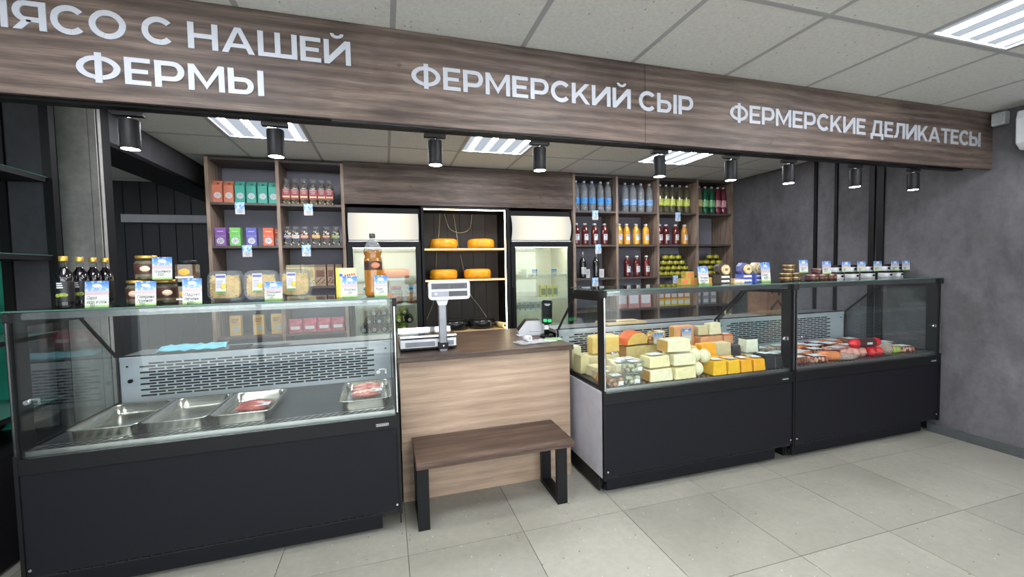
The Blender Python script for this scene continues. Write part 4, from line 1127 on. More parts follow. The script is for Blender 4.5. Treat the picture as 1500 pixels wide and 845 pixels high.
def block(label, x0, x1, yf, zb, h, d, mat, rind=None, rz=0, label_top=False, label_front=False, wedge=0, cat='cheese', rindside='top', key=None):
    w = x1-x0
    t = thing('cheese_block', label, cat, ((x0+x1)/2, yf, zb), R(rz), 'cheeses in the middle case')
    m = MB(); e = .004+.002*random.random()
    top = [(-w/2+e, e), (w/2-e, e), (w/2-e-wedge*w, d-e), (-w/2+e+wedge*w*.2, d-e)]
    bot = [(-w/2, 0), (w/2, 0), (w/2-wedge*w, d), (-w/2+wedge*w*.2, d)]
    dz = [random.uniform(-.004, .004) for _ in range(4)]
    vs = [(a, b, .001) for a, b in bot] + [(a, b, h+q-.004) for (a, b), q in zip(top, dz)]
    m.add(vs, [(3, 2, 1, 0), (4, 5, 6, 7), (0, 1, 5, 4), (1, 2, 6, 5), (2, 3, 7, 6), (3, 0, 4, 7)])
    m.build('cut_cheese', mat, t, bevel=.006)
    if rind:
        if rindside == 'top': B(-w/2+.007, w/2-.007-wedge*w, .008, d-.010, h-.006, h+.0035).build('rind', rind, t, bevel=.002)
        elif rindside == 'left': B(-w/2-.003, -w/2+.004, .004, d-.004, .004, h-.010).build('rind', rind, t, bevel=.002)
        elif rindside == 'right': B(w/2-.004, w/2+.003, .004, d-.004, .004, h-.010).build('rind', rind, t, bevel=.002)
    if label_top: sticker(None, t, w, d, h+.0045, .62, .6)
    if label_front: B(-w*.25, w*.27, -.0015, 0, h*.15, h*.8).build('label', M_card, t)
    return t
Z2 = DK+.085; Z3 = DK+.165
# back left
block('tall cream cheese block at the left glass of the middle case', 1.262, 1.345, 2.74, DK, .17, .09, CC)
block('cream cheese block standing low in the front left corner', 1.262, 1.335, 2.60, DK, .135, .10, CP, None, 8)
block('pale cheese slab under the yellow half wheel, back left', 1.37, 1.63, 2.70, DK, .10, .16, CP)
block('large pale cheese slab beneath, lower back left corner', 1.50, 1.73, 2.54, DK, .078, .13, CC, None, 4, True, False, .1)
t = thing('cheese_block', 'yellow half-wheel piece on top of the back left pile', 'cheese', (1.53, 2.72, DK+.102), R(4), 'cheeses in the middle case')
m = MB(); pts = [(-.115, 0), (.115, 0), (.118, .06), (.09, .115), (.0, .13), (-.09, .115), (-.118, .06)]
MB().prism(pts, 'Z', .0, .125).build('cut_cheese', CY, t, bevel=.01); MB().prism([(a*1.02, b*1.03+.002) for a, b in pts[2:]], 'Z', .004, .118).build('rind', RT, t, bevel=.008)
# holed cheese with the orange one on it
block('holed cheese half carrying the orange-rinded piece', 1.69, 1.945, 2.70, DK, .145, .14, CH, RT, -3, rindside='left')
t = thing('cheese_block', 'orange-rinded domed cheese piece on the holed cheese', 'cheese', (1.79, 2.70, DK+.151), R(5), 'cheeses in the middle case')
dome = [(.105*math.cos(R(a)), .092*math.sin(R(a))) for a in range(0, 181, 15)]
MB().prism(dome, 'Y', .004, .12).build('cut_cheese', CY, t, bevel=.006); MB().prism([(a*1.03, b*1.03) for a, b in dome[5:]] + [dome[-1], dome[5]][:0] + [(a*.97, b*.97) for a, b in dome[5:]][::-1], 'Y', .0, .122).build('orange_rind', RO, t)
t = thing('cheese_block', 'tan seed-covered cheese piece right of the orange one', 'cheese', (1.925, 2.665, DK+.151), R(-12), 'cheeses in the middle case')
MB().prism([(a*.62, b*.98) for a, b in dome], 'Y', 0, .10).build('cut_cheese', speckle('seed_crust', (120, 84, 46), (190, 146, 84), (214, 178, 110), 80), t, bevel=.004)
B(-.03, .04, -.006, -.004, .0, .085).build('label', M_card, t)
block('pale cheese wedge behind the tan seed-covered piece', 1.985, 2.06, 2.74, DK+.0, .235, .08, CP)
block('tan cheese block in second row, middle left', 1.735, 1.85, 2.50, DK, .10, .11, CH)
block('pale cheese slab in the second row before the left pile', 1.60, 1.725, 2.40, DK, .085, .11, CC, None, -6, True)
# centre stack of pale blocks
block('pale cheese block with label, left of the centre stack', 1.575, 1.735, 2.262, Z2, .075, .115, CP, None, 3, True)
block('pale cheese block in the front row under the labelled block', 1.570, 1.740, 2.245, DK, .080, .125, CC, RT, 0, rindside='left')
block('pale cheese block with label, centre of the stack', 1.755, 1.925, 2.255, Z2, .080, .115, CC, None, -2, True)
block('pale cheese block in the front row at the stack centre', 1.752, 1.915, 2.240, DK, .080, .125, CP)
block('pale cheese block crowning the centre stack', 1.728, 1.915, 2.285, Z2+.085, .085, .11, CC, RT, 2, rindside='left')
block('small pale cheese block behind the crowning block', 1.845, 1.96, 2.42, DK, .155, .09, CP)
# upright salmon slab with card, packs behind
block('upright salmon cheese slab with price card, back centre', 2.03, 2.205, 2.60, DK, .285, .07, CS, RT, 0, False, False, rindside='left')
counter_card((2.125, 2.592, DK+.165), 'price card on the upright salmon cheese slab', '', .085, .10, 0, 0, 'price cards inside the middle case')
block('salmon cheese brick under the pale packs, back right', 2.215, 2.43, 2.55, DK, .205, .10, CS, None, 2)
block('small orange-topped cheese brick at right end of the salmon one', 2.44, 2.53, 2.56, DK, .20, .09, CS, RO, -8, True)
block('pale wrapped cheese pack, left one on the salmon brick', 2.22, 2.305, 2.575, DK+.207, .075, .07, CGr, None, -5)
block('pale wrapped cheese pack, right one on the salmon brick', 2.315, 2.43, 2.57, DK+.207, .09, .07, CC, None, 5)
# middle right
block('orange cheese block in the middle right group', 2.095, 2.225, 2.40, DK, .18, .09, CO, None, -4)
block('pale yellow cheese slab left of the orange block', 1.985, 2.085, 2.42, DK, .17, .09, CY, None, 6)
block('greyish cheese block right of the orange block', 2.24, 2.385, 2.425, DK, .175, .09, CGr, None, 3)
block('dark rinded cheese cube, middle right', 2.395, 2.49, 2.44, DK, .145, .09, CD, None, 4)
block('white cheese block with dark top, upper right of the group', 2.49, 2.60, 2.40, DK+.088, .10, .085, CW, CK, 0)
block('pale and orange cheese block under the dark-topped one', 2.485, 2.605, 2.395, DK, .085, .10, CW, CO, 0, rindside='left')
for i, (a, b) in enumerate(((2.08, 2.20), (2.21, 2.33))):
    block(f'flat golden cheese slice pile behind the golden blocks, {["left","right"][i]} one', a, b, 2.345, DK, .11-.01*i, .05, CO, None, 4)
# golden front blocks
for i, (a, b) in enumerate(((2.045, 2.158), (2.168, 2.268), (2.278, 2.372), (2.384, 2.486))):
    block(f'golden cheese block with white label in the front row, {nth(i, 4)} of four', a, b, 2.235, DK, .098-.003*i, .10, CG if i < 2 else CO, None, 0, True)
def tied_cheese():
    t = thing('ball_cheese', '', '')
    MB().ball((0, 0, .046), .046, 16, 10, (.92, .92, 1)).build('cheese_ball', CC, t)
    m = MB()
    m.tube([(.045*.95*math.cos(a), .0, .046+.047*math.sin(a)) for a in [2*PI*k/18 for k in range(19)]], .0016, 5)
    m.tube([(0, .045*.95*math.cos(a), .046+.047*math.sin(a)) for a in [2*PI*k/18 for k in range(19)]], .0016, 5)
    m.build('string', plain('string', (206, 198, 170), .8), t); return t
for x, y, z, d in ((1.958, 2.29, DK, 'lower left'), (2.005, 2.37, DK, 'lower rear'), (1.95, 2.305, DK+.088, 'upper left'), (2.03, 2.305, DK+.075, 'upper right')):
    place('ball', tied_cheese, (x, y, z+.0035), f'round string-tied cheese ball between pale stack and golden blocks, {d}', 'cheese', 'string-tied cheese balls')
# dark packs right, tubs left
for i, (a, b, y, h) in enumerate(((2.50, 2.585, 2.25, .10), (2.595, 2.67, 2.26, .09), (2.56, 2.66, 2.44, .13))):
    block(f'black wrapped cheese pack at right end, {["front left","front right","rear"][i]} one', a, b, y, DK, h, .12, CK, None, 0, True)
def white_roll():
    t = thing('cheese_roll', '', '')
    MB().lathe([(.025, 0), (.03, .004), (.03, .096), (.025, .10)], 16, (0, 0, .03), 'X').build('white_wrap', plain('white_wrap', (214, 214, 214), .35), t)
    MB().lathe([(.0305, .03), (.0305, .07)], 16, (0, 0, .03), 'X', cap=False).build('label', M_card_flat, t); return t
for i, (x, y, z) in enumerate(((2.49, 2.55, DK+.0), (2.58, 2.62, DK))):
    place('roll', white_roll, (x, y, z), f'white wrapped cheese roll at right back of the middle case, {["front","rear"][i]} one', 'cheese', 'white cheese rolls')
def tub(fill, key):
    def f():
        t = thing('plastic_tub', '', '')
        MB().prism([(-.05, -.04), (.05, -.04), (.05, .04), (-.05, .04)], 'Z', 0, .002).rbox(-.058, .058, -.048, .048, .002, .062, .012).build('tub_body', M_clear, t)
        rnd = random.Random(5); m = MB()
        for k in range(22): m.ball((rnd.uniform(-.042, .042), rnd.uniform(-.034, .034), .014+.014*(k % 3)), .013, 8, 5)
        m.build('cheese_pieces', fill, t, kind='stuff')
        MB().rbox(-.061, .061, -.051, .051, .0625, .068, .014).build('lid', M_clear, t)
        B(-.03, .035, -.03, .025, .0682, .0692).build('label', M_card_flat, t)
        B(.0, .034, -.0492, -.0482, .012, .038).build('front_label', M_card_flat, t); return t
    return f
place('tubA', tub(CS, 'a'), (1.33, 2.272, DK), 'clear tub of pinkish cheese pieces in the front left corner', 'tub', 'clear cheese tubs', R(3))
place('tubB', tub(CC, 'b'), (1.455, 2.282, DK), 'clear tub of pale cheese balls, bottom one of two', 'tub', 'clear cheese tubs', R(-4))
place('tubB', tub(CC, 'b'), (1.475, 2.295, DK+.070), 'clear tub of pale cheese balls stacked on another tub', 'tub', 'clear cheese tubs', R(8))
place('tubC', tub(CO, 'c'), (1.315, 2.385, DK), 'clear tub of orange cheese pieces by the left glass', 'tub', 'clear cheese tubs', R(6))
for i, (x, y, rz) in enumerate(((1.37, 2.46, 12), (1.49, 2.42, -8))):
    block(f'flat cream cheese wedge lying behind the tubs, {["left","right"][i]} one', x-.06, x+.07, y, DK, .07+.02*i, .14, CC if i else CP, None, rz, i == 1, False, .3)
# worktop of the middle case
cb = tag(MB().rbox(1.68, 2.05, 2.97, 3.18, .9315, .949, .015).build('cutting_board', M_shelflight, None), 'pale wooden cutting board on worktop of the middle case', 'cutting board')
kn = thing('kitchen_knife', 'kitchen knife lying on the pale cutting board', 'knife', (1.80, 3.03, .9495), R(-6))
MB().prism([(0, 0), (.17, 0), (.19, .012), (.16, .028), (0, .03)], 'Z', 0, .002).build('blade', M_chrome, kn)
MB().rbox(-.115, 0, .002, .026, 0, .014, .006).build('handle', M_black, kn)
bx = thing('cardboard_carton', 'brown cardboard carton with dark print behind the right case', 'box', (3.34, 3.0, .931), R(4))
B(0, .26, 0, .2, 0, .29).build('carton', plain('carton_brown', (128, 92, 76), .7, 0, .12, 10), bx)
m = MB(); m.tube([(.05, -.002, .05), (.14, -.002, .13), (.2, -.002, .06)], .012, 4); m.tube([(.06, -.002, .2), (.12, -.002, .26), (.16, -.002, .18)], .01, 4); m.build('dark_print', plain('carton_print', (84, 46, 42), .7), bx)
B(.19, .25, -.002, 0, .16, .25).build('label', M_card_flat, bx)

# ---------------------------------------------------------------- sausages in the right case
M_sred = plain('casing_red', (214, 26, 36), .25, 0, .06); M_smaroon = plain('label_maroon2', (66, 34, 40), .4)
M_spink = plain('sausage_pink', (204, 138, 128), .35, 0, .12, 40); M_sbrown = plain('sausage_brown', (120, 66, 50), .35, 0, .25, 30); M_sorange = plain('sausage_orange', (206, 122, 70), .4, 0, .15, 20)
M_sgrey = plain('sausage_grey', (160, 138, 128), .4, 0, .2, 50); M_olive = plain('sausage_green', (150, 160, 70), .4, 0, .25, 40)
M_smeat = speckle('smoked_slices', (110, 44, 38), (150, 78, 62), (196, 150, 128), 45); M_vac = glass('vacuum_film', (246, 246, 246), 1.5, .08, .06)
def chub(mat, L, r, band=True):
    def f():
        t = thing('sausage', '', '')
        MB().lathe([(.004, -.022), (.010, -.012), (r*.55, 0), (r*.9, .012), (r, .03), (r, L-.03), (r*.9, L-.012), (r*.55, L), (.010, L+.012), (.004, L+.022)], 16, (-L/2, 0, r), 'X').build('casing', mat, t)
        if band:
            MB().lathe([(r+.0008, .05), (r+.0008, L-.06)], 16, (-L/2, 0, r), 'X', cap=False).build('label_band', M_smaroon, t)
            B(-.02, .03, -r-.0016, -r-.0004, r-.008, r+.008).build('label_text', M_paper, t)
        return t
    return f
def short(mat, r=.030, L=.07):
    def f():
        t = thing('sausage', '', '')
        MB().lathe([(.004, -.012), (.008, -.006), (r*.6, 0), (r*.93, .01), (r, .025), (r, L-.02), (r*.8, L-.005), (.008, L+.006)], 16, (0, 0, r), 'Y').build('casing', mat, t)
        MB().cyl((0, -.016, r), .006, .005, 8, 'Y').build('clip', M_chrome, t); return t
    return f
place('redchub', chub(M_sred, .27, .035), (3.57, 2.325, DK+.067), 'bright red sausage with maroon band lying on top', 'sausage', None, R(-4))
for i, x in enumerate((3.59, 3.665)):
    place('redshort', short(M_sred, .034, .12), (x, 2.265, DK), f'bright red sausage end in the front row, {["left","right"][i]} one', 'sausage', 'red sausage ends')
for i, x in enumerate((3.345, 3.43, 3.512)):
    place('pinkshort', short(M_spink, .036, .075), (x, 2.265+.01*i, DK), f'pink sausage end in the front row, {nth(i, 3)} of three', 'sausage', 'pink sausage ends')
place('redshort', short(M_sred, .034, .12), (3.71, 2.36, DK), 'bright red sausage end behind the front two', 'sausage', 'red sausage ends')
place('greyshort', short(M_sgrey, .043, .14), (3.775, 2.27, DK), 'greyish marbled sausage right of the red ones', 'sausage')
place('darkchub', chub(M_sbrown, .16, .030), (3.30, 2.36, DK+.0), 'brown banded sausage behind the pink ends', 'sausage', None, R(-18))
place('orshort', chub(M_sorange, .15, .034, False), (3.175, 2.31, DK), 'orange smoked sausage left of the pink ends', 'sausage', None, R(-24))
place('greychub', chub(M_sgrey, .17, .026, False), (3.285, 2.272, DK), 'grey mottled sausage lying in front of the orange one', 'sausage', None, R(-10))
def vac(mat, w, d, h, key, lab=True):
    def f():
        t = thing('vacuum_pack', '', '')
        m = MB(); n = 5
        for k in range(n):
            x = -w/2+w*(k+.5)/n; m.lathe([(.3*w/n, -d/2+.006), (.5*w/n, -d/2+.018), (.52*w/n, d/2-.02), (.3*w/n, d/2-.006)], 8, (x, 0, h*.48), 'Y')
        for i in range(len(m.v)): m.v[i] = (m.v[i][0], m.v[i][1], max(.002, h*.48+(m.v[i][2]-h*.48)*(h*.48/(.52*w/n))))
        m.build('sausage_links', mat, t)
        MB().rbox(-w/2-.012, w/2+.012, -d/2-.012, d/2+.012, .0005, .0025, .012).build('film_bag', M_vac, t)
        if lab: B(-w*.32, w*.34, -d*.35, d*.22, h+.001, h+.0022).build('label', M_card_flat, t)
        return t
    return f
pk = [('pA', M_sbrown, .142, .14, .052, (2.86, 2.33), 6, 'brown sausage pack in the front left corner of right case'), ('pB', M_smeat, .142, .13, .05, (3.03, 2.315), -10, 'smoked sausage pack second from left in the front row'),
      ('pA', M_sbrown, .142, .14, .052, (2.88, 2.50), -4, 'brown sausage pack in the second row, leftmost'), ('pC', M_sorange, .142, .14, .052, (3.07, 2.48), 8, 'orange sausage pack in the second row, second from left'),
      ('pB', M_smeat, .142, .13, .05, (3.26, 2.50), -6, 'smoked sausage pack in the second row, third from left'), ('pP', M_spink, .142, .14, .052, (3.45, 2.47), 4, 'pink sausage pack in the second row behind the red sausage'),
      ('pP', M_spink, .142, .14, .052, (3.65, 2.52), -5, 'pink sausage pack in the second row, right of centre'), ('pG', M_olive, .07, .12, .06, (3.885, 2.34), 4, 'green mottled sausage pack in the front row'),
      ('pB', M_smeat, .142, .13, .05, (3.995, 2.335), -8, 'smoked sausage pack at the right end of the front row'), ('pB', M_smeat, .142, .13, .05, (3.86, 2.50), 5, 'smoked sausage pack in the second row, near the right end'),
      ('pA', M_sbrown, .142, .14, .052, (4.06, 2.50), -8, 'brown sausage pack at the right end of the second row'), ('pD', M_sgrey, .18, .14, .055, (2.88, 2.68), 3, 'grey sausage pack in the back row, leftmost'),
      ('pD', M_sgrey, .18, .14, .055, (3.11, 2.70), -4, 'grey sausage pack in the back row, second from left'), ('pC', M_sorange, .142, .14, .052, (3.33, 2.69), 6, 'orange sausage pack in the back row, third from left'),
      ('pB', M_smeat, .142, .13, .05, (3.54, 2.70), -3, 'smoked sausage pack in the back row, fourth from left'), ('pC', M_sorange, .142, .14, .052, (3.75, 2.72), 4, 'orange sausage pack in the back row, fifth from left'),
      ('pA', M_sbrown, .142, .14, .052, (3.97, 2.72), -6, 'brown sausage pack at the right end of the back row')]
for key, mt, w, d, h, (x, y), rz, lb in pk:
    place('vac'+key, vac(mt, w, d, h, key), (x, y, DK), lb, 'sausage pack', 'sausage packs in the right case', R(rz))
def lay_card():
    t = thing('lying_card', '', ''); B(-.055, .055, -.04, .04, 0, .0012).build('card', M_card_flat, t); B(-.05, .05, .01, .036, .0012, .0018).build('picture', M_card_top, t); return t
for x, y, d in ((2.98, 2.42, 'front left'), (3.36, 2.58, 'middle left'), (3.56, 2.60, 'middle right'), (3.93, 2.42, 'front right')):
    place('lay', lay_card, (x, y, DK+.058), f'white price card lying on the sausage packs, {d}', 'price card', 'cards lying on the sausages', R(8))

# ---------------------------------------------------------------- trays in the left case
def gn_tray(w, d, h):
    def f():
        t = thing('steel_tray', '', '')
        def loop(x, y, r, z):
            out = []
            for cx, cy, st in ((x-r, y-r, 0), (-x+r, y-r, 90), (-x+r, -y+r, 180), (x-r, -y+r, 270)):
                for k in range(5): a = R(st+22.5*k); out.append((cx+r*math.cos(a), cy+r*math.sin(a), z))
            return out
        L = [loop(w/2-.022, d/2-.022, .03, .001), loop(w/2-.016, d/2-.016, .036, .006), loop(w/2-.012, d/2-.012, .038, h-.004), loop(w/2-.002, d/2-.002, .03, h), loop(w/2, d/2, .03, h-.002)]
        m = MB(); n = 20
        for l in L: m.v += l
        for i in range(len(L)-1):
            for k in range(n): m.f.append((i*n+k, (i*n+(k+1) % n), (i+1)*n+(k+1) % n, (i+1)*n+k)); m.mi.append(0); m.sm.append(True)
        m.f.append(tuple(range(n))); m.mi.append(0); m.sm.append(False)
        o = m.build('pan', M_tray, t)
        so = o.modifiers.new('wall', 'SOLIDIFY'); so.thickness = .0012; so.offset = 0
        return t
    return f
M_tray = plain('tray_steel', (205, 203, 196), .22, 1.0, .04, 6)
M_meat = plain('raw_meat', (158, 72, 66), .3, 0, .3, 24); M_steak = speckle('marbled_meat', (186, 110, 102), (204, 138, 128), (226, 190, 180), 38)
place('tray', gn_tray(.268, .42, .054), (-1.255, 2.52, .6695), 'empty steel tray in the left case, leftmost', 'tray', 'steel trays in the left case', RZL)
place('tray', gn_tray(.268, .42, .054), (-.980, 2.525, .6695), 'empty steel tray in the left case, second from left', 'tray', 'steel trays in the left case', RZL)
place('tray', gn_tray(.268, .42, .054), (-.705, 2.53, .6695), 'steel tray holding a dark red meat pack, third from left', 'tray', 'steel trays in the left case', RZL)
place('tray', gn_tray(.268, .42, .054), (-.125, 2.545, .6695), 'steel tray full of packed pink steaks, rightmost', 'tray', 'steel trays in the left case', RZL)
def meat_pack(mat, n):
    def f():
        t = thing('meat_pack', '', '')
        for k in range(n):
            MB().ball((0, -.06+.075*k, .022), .055, 14, 8, (1.5, .72, .38)).build('meat_piece', mat, t)
        MB().rbox(-.10, .10, -.12, .12, -.004, .0, .03).build('pack_film', M_vac, t)
        B(.02, .085, -.085, -.03, .036, .0375).build('label', M_card_flat, t); return t
    return f
place('steak', meat_pack(M_steak, 3), (-.125, 2.52, .700), 'packed pink steaks in the rightmost steel tray', 'meat pack')
place('beef', meat_pack(M_meat, 2), (-.70, 2.56, .672), 'dark red meat pack in the third steel tray', 'meat pack')
gl = thing('blue_cloth', 'light blue cloth lying on the worktop of left case', 'cloth', (-1.35, 3.02, .9305), RZL)
rnd = random.Random(2); m = MB(); nx, ny = 12, 6
for j in range(ny):
    for i in range(nx): m.v.append((.35*i/(nx-1)+rnd.uniform(-.006, .006), .16*j/(ny-1)+rnd.uniform(-.006, .006), .004+.018*abs(math.sin(i*1.3+j*.7))+(.012 if j > 2 else 0)))
for j in range(ny-1):
    for i in range(nx-1): m.f.append((j*nx+i, j*nx+i+1, (j+1)*nx+i+1, (j+1)*nx+i)); m.mi.append(0); m.sm.append(True)
o = m.build('fabric', plain('cloth_blue', (120, 196, 216), .8, 0, .08), gl); so = o.modifiers.new('thick', 'SOLIDIFY'); so.thickness = .003
kn2 = thing('butcher_knife', 'black-handled knife lying right of the blue cloth', 'knife', (-.96, 3.03, .9305), RZL)
MB().rbox(0, .13, 0, .03, 0, .02, .008).build('handle', M_black, kn2)
MB().prism([(.13, .002), (.34, .002), (.36, .02), (.32, .036), (.13, .036)], 'Z', .006, .009).build('blade', M_chrome, kn2)

# ---------------------------------------------------------------- goods on the middle and right cases
def tin(c, r, h, key, lid=None):
    def f():
        t = thing('tin', '', '')
        MB().lathe([(r*.97, 0), (r, .002), (r, h*.70), (r*.97, h*.72)], 22).build('body', plain('tin_'+key, c, .4, 0, .1, 40), t)
        MB().lathe([(r*1.02, h*.70), (r*1.03, h*.72), (r*1.03, h-.002), (r*.98, h)], 22).build('lid', lid or M_black, t)
        MB().ball((.0, -r-.0001, h*.4), h*.22, 10, 6, (1.2, .12, .8)).build('label_picture', M_slot if sum(c) > 400 else M_gold, t)
        return t
    return f
yb = plain('can_yellow', (176, 154, 70), .4, .2, .12, 30)
def ycan():
    t = thing('yellow_can', '', ''); B(-.035, .035, 0, .045, 0, .045).build('tin_body', yb, t)
    B(-.02, .02, -.0012, 0, .01, .036).build('label_red', plain('label_orange_red', (206, 110, 70), .5), t); B(-.0352, .0352, -.0006, 0, .040, .045).build('rim', M_gold, t); return t
for i, (x, y, z) in enumerate(((1.985, 2.43, TOP), (2.06, 2.44, TOP), (2.19, 2.45, TOP), (2.03, 2.44, TOP+.0455))):
    place('ycan', ycan, (x, y, z), f'small square yellow can around the price card on middle case, {["bottom left","bottom middle","bottom right","topmost"][i]} one', 'can', 'yellow cans on the middle case')
counter_card((2.10, 2.385, TOP), 'price card before the small yellow cans', 'Печень\nтрески\n  290 –', .085, .125, 0, -.12)
def round_box(ca, cb, key):
    def f():
        t = thing('round_cheese_box', '', '')
        MB().prism([(.045*math.cos(R(a+22.5)), .042+.045*math.sin(R(a+22.5))) for a in range(0, 360, 45)], 'Y', .022, .06).build('octagon_box', plain('ocb_'+key, ca, .5, 0, .2, 30), t)
        MB().cyl((.014, 0, .036), .035, .02, 26, 'Y').build('round_lid', plain('ocl_'+key, cb, .6, 0, .12, 40), t)
        MB().ball((.014, -.0008, .037), .015, 12, 6, (1, .1, .7)).build('lid_picture', plain('ocp_'+key, tuple(v*.55 for v in cb), .6), t)
        m = MB(); m.tube([(.014+.031*math.cos(2*PI*k/24), -.0006, .036+.031*math.sin(2*PI*k/24)) for k in range(25)], .0012, 4); m.build('lid_ring', Mb[0], t)
        return t
    return f
def base_box(c, key):
    def f():
        t = thing('low_box', '', ''); B(-.045, .045, 0, .07, 0, .03).build('carton', plain('bb_'+key, c, .5, 0, .1, 40), t)
        B(-.035, .035, -.001, 0, .008, .022).build('front_label', M_card_flat, t); B(-.0452, .0452, -.0006, 0, .027, .030).build('edge_band', M_slot, t); return t
    return f
rb = [(2.335, (70, 60, 58), (226, 196, 150), 'a', (70, 60, 52), 'dark'), (2.535, (92, 98, 150), (236, 200, 150), 'b', (88, 104, 190), 'blue'), (2.655, (190, 180, 150), (224, 206, 170), 'c', (88, 104, 190), 'blue')]
for i, (x, ca, cb_, k, bc, bn_) in enumerate(rb):
    for r in range(2):
        place('bb'+bn_, base_box(bc, bn_), (x, 2.44, TOP+.0305*r), f'flat {bn_} box stacked under a round cheese box, {nth(i, 3)} stack, {["lower","upper"][r]} box', 'box', 'flat boxes on the middle case')
    place('rb'+k, round_box(ca, cb_, k), (x, 2.445, TOP+.0612), f'octagonal box with round lid facing forward on middle case, {nth(i, 3)} of three', 'cheese box', 'round cheese boxes')
place('bbcream', base_box((214, 196, 150), 'cream'), (2.44, 2.42, TOP), 'flat cream box beside the blue boxes on middle case', 'box')
counter_card((2.665, 2.40, TOP+.0), 'price card before the rightmost round cheese box', 'Сыр\n  420 –', .085, .145, 0, -.10)
for i, (x, y, z) in enumerate(((2.90, 2.44, TOP), (2.90, 2.44, TOP+.031), (3.01, 2.46, TOP), (3.01, 2.46, TOP+.031), (2.975, 2.48, TOP+.062), (2.975, 2.48, TOP+.093))):
    place('dtin', tin((60, 46, 38), .042, .030, 'dark', M_gold), (x, y, z), f'flat dark tin with gold lid at left end of right case, {["left stack lower","left stack upper","right stack lowest","right stack second","right stack third","right stack topmost"][i]}', 'tin', 'flat dark tins')
counter_card((3.02, 2.395, TOP+.062), 'price card leaning above the flat dark tins', 'Паштет\n 180 –', .085, .095, 0, -.06)
for i, x in enumerate((3.20, 3.295, 3.39)):
    place('rtin', tin((70, 36, 36), .045, .045, 'maroon', plain('lid_copper', (150, 120, 110), .3, .7)), (x, 2.47, TOP), f'maroon tin in the row beside the white tins, {nth(i, 3)} of three', 'tin', 'maroon tins on the right case')
place('rtin', tin((70, 36, 36), .045, .045, 'maroon', M_black), (3.29, 2.49, TOP+.0455), 'maroon tin stacked on the row behind its price card', 'tin')
counter_card((3.31, 2.435, TOP+.046), 'price card standing above the maroon tins', 'Мясо\n 210 –', .09, .10, 0, -.06)
for i, x in enumerate((3.505, 3.675, 3.86, 4.065, 4.2)):
    wt = tin((188, 190, 194), .046, .055, 'white', M_black)
    place('wtin', wt, (x, 2.50, TOP), f'white tin with black lid on the right case, {nth(i, 5)} pile, lower tin', 'tin', 'white tins on the right case')
    place('wtin', wt, (x-.012, 2.51, TOP+.0555), f'white tin with black lid on the right case, {nth(i, 5)} pile, upper tin', 'tin', 'white tins on the right case')
    counter_card((x+.012, 2.435, TOP+.056), f'price card before the white tin pile, {nth(i, 5)} of five', ['утка\n 230 –', 'гусь\n 240 –', 'кролик\n 260 –', 'индейка\n 230 –', 'куры\n 190 –'][i], .092, .082, 0, -.02, tz=.030)

# ---------------------------------------------------------------- things on the counter
CT = .8915
sc = thing('shop_scale', 'white shop scale with steel pan and tall customer display', 'scale', (.075, 2.70, CT))
for x in (.03, .32):
    for y in (.05, .27): MB().cyl((x, y, 0), .014, .012, 10).build('foot', M_rubber, sc)
MB().prism([(.0, .012), (.33, .012), (.33, .05), (.31, .075), (.0, .075)], 'X', .0, .352).build('base', M_white, sc, bevel=.005)
B(-.002, .354, -.001, .332, .010, .022).build('base_skirt', M_black, sc)
B(.03, .215, -.003, .0, .028, .058).build('front_display', plain('display_grey', (120, 122, 132), .2), sc)
B(.28, .335, -.003, .0, .028, .058).build('front_display', plain('display_grey', (120, 122, 132), .2), sc)
MB().cyl((.15, .17, .075), .05, .012, 16).build('pan_support', M_black, sc)
m = MB(); m.rbox(-.005, .357, -.01, .30, .087, .094, .02); m.box(-.005, .357, .296, .301, .094, .112); m.box(.0, .352, -.012, -.009, .088, .100); m.build('pan', M_chrome, sc)
MB().rbox(.238, .288, -.045, -.012, .0, .30, .008).build('pole', plain('pole_silver', (128, 130, 136), .35, .5), sc)
B(.232, .294, -.05, -.002, .012, .052).build('pole_bracket', M_black, sc)
MB().cyl((.263, -.0535, .034), .006, .004, 10, 'Y').build('bolt', M_chrome, sc)
MB().prism([(.22, .335), (.305, .335), (.288, .29), (.238, .29)], 'Y', -.048, -.008).build('neck', M_white, sc)
MB().rbox(.178, .438, -.062, -.012, .325, .445, .022, 4, 'Y').build('display_head', M_white, sc)
M_lcd = plain('lcd_dark', (46, 44, 52), .15)
B(.195, .42, -.0635, -.062, .392, .428).build('upper_panel', plain('panel_charcoal', (70, 68, 78), .3), sc)
B(.215, .300, -.065, -.0635, .398, .420).build('readout', M_lcd, sc); B(.312, .400, -.065, -.0635, .398, .420).build('readout', M_lcd, sc)
B(.195, .30, -.0635, -.062, .345, .378).build('lower_panel', plain('panel_greyblue', (150, 152, 166), .4), sc); B(.302, .42, -.0635, -.062, .345, .378).build('readout', M_lcd, sc)
MB().ball((.222, -.064, .361), .009, 8, 5, (1.4, .15, 1)).build('round_mark', M_paper, sc)

ps = thing('card_terminal', 'black card terminal on a stand with green lit keys', 'terminal', (1.135, 2.90, CT), R(-6))
MB().lathe([(.052, 0), (.052, .012), (.045, .02)], 20).build('base', M_black, ps)
MB().lathe([(.02, .02), (.018, .11)], 12).build('stem', M_black, ps)
rot = Matrix.Translation((0, -.012, .10)) @ Matrix.Rotation(R(-16), 4, 'X') @ Matrix.Rotation(R(5), 4, 'Y')
def rotated(mb): mb.v = [tuple(rot @ Vector(p)) for p in mb.v]; return mb
rotated(MB().rbox(-.038, .038, -.012, .012, 0, .175, .01, 3, 'Y')).build('slab', M_black, ps)
rotated(B(-.034, .034, -.0132, -.012, .045, .168)).build('screen', plain('screen_black', (20, 22, 26), .08), ps)
rotated(B(-.022, .022, -.0140, -.0132, .142, .147).box(-.018, .014, -.0140, -.0132, .133, .137)).build('screen_text', M_paper, ps)
M_grn = emit('key_green', (60, 220, 120), 1.1)
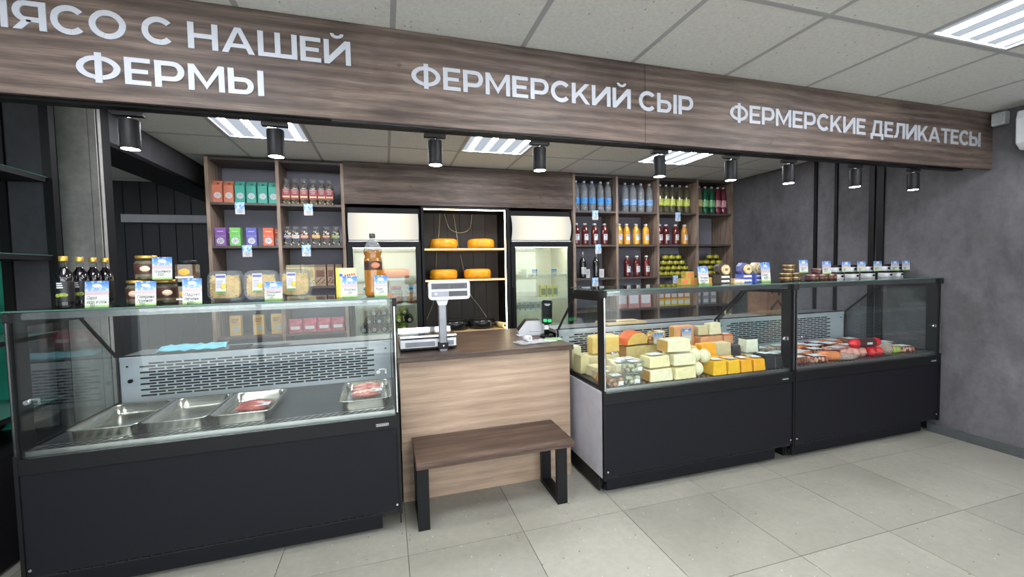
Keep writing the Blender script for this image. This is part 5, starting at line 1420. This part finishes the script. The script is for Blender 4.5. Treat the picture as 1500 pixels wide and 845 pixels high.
for x in (-.017, .017): rotated(MB().rbox(x-.014, x+.014, -.0145, -.012, .010, .032, .006, 3, 'Y')).build('lit_key', M_grn, ps)
B(-.026, .004, -.046, -.02, .062, .092).build('chip_reader', M_white, ps)
pr = thing('receipt_printer', 'white receipt printer behind the card terminal', 'printer', (1.06, 3.045, CT), R(-12))
MB().prism([(-.10, 0), (.10, 0), (.10, .07), (.06, .115), (-.04, .115), (-.10, .04)], 'Y', -.06, .07).build('body', M_white, pr, bevel=.006)
MB().prism([(-.105, .042), (-.04, .119), (.062, .119), (.062, .116), (-.04, .116), (-.10, .039)], 'Y', -.055, .065).build('paper_cover', M_black, pr)
B(-.02, .06, -.0612, -.06, .03, .034).build('front_line', plain('grey_line', (150, 152, 158), .5), pr)
rc_ = thing('receipt_paper', 'small loose white receipt left of the printer', 'receipt', (.985, 2.99, CT), R(10))
m = MB(); m.tube([], .1) if False else None
for k in range(5): m.v += [(-.04, .025*k, .002+.006*math.sin(k*.8)), (.04, .025*k, .002+.006*math.sin(k*.8))]
for k in range(4): m.f.append((2*k, 2*k+1, 2*k+3, 2*k+2)); m.mi.append(0); m.sm.append(True)
m.build('sheet', M_paper, rc_)
B(-.02, .02, .03, .06, .009, .0095).build('print_block', M_card_flat, rc_)
rr = thing('paper_roll', 'small white paper roll on the clear bags', 'roll', (.925, 2.735, CT+.009), R(20))
MB().cyl((0, -.03, .022), .022, .055, 18, 'Y').build('paper', M_paper, rr); MB().cyl((0, -.0305, .022), .007, .056, 10, 'Y').build('core', plain('core_card', (150, 130, 110), .8), rr)
bg_ = thing('plastic_bags', 'pile of crumpled clear plastic bags near the counter edge', 'bag', (.93, 2.68, CT), R(8))
rnd = random.Random(9)
for k in range(2):
    m = MB(); nx, ny = 10, 6
    for j in range(ny):
        for i in range(nx): m.v.append((-.09+.22*i/(nx-1), -.04+.13*j/(ny-1), .002+.004*k+rnd.uniform(0, .006)))
    for j in range(ny-1):
        for i in range(nx-1): m.f.append((j*nx+i, j*nx+i+1, (j+1)*nx+i+1, (j+1)*nx+i)); m.mi.append(0); m.sm.append(True)
    m.build('film', glass('bag_film%d' % k, (240, 240, 246), 1.5, .1, .3), bg_)
for i, (x, y, rz, c) in enumerate(((1.085, 2.70, 4, (206, 222, 196)), (1.13, 2.74, -14, (150, 190, 140)))):
    o = B(-.055, .055, 0, .105, 0, .0012).build('leaflet', plain('leaflet_%d' % i, c, .5, 0, .15, 25)); o.location = (x-.0, y, CT+.0014*i); o.rotation_euler = (0, 0, R(rz))
    tag(o, ['pale printed leaflet at the right end of the counter', 'green printed leaflet under the pale one'][1-i], 'leaflet')
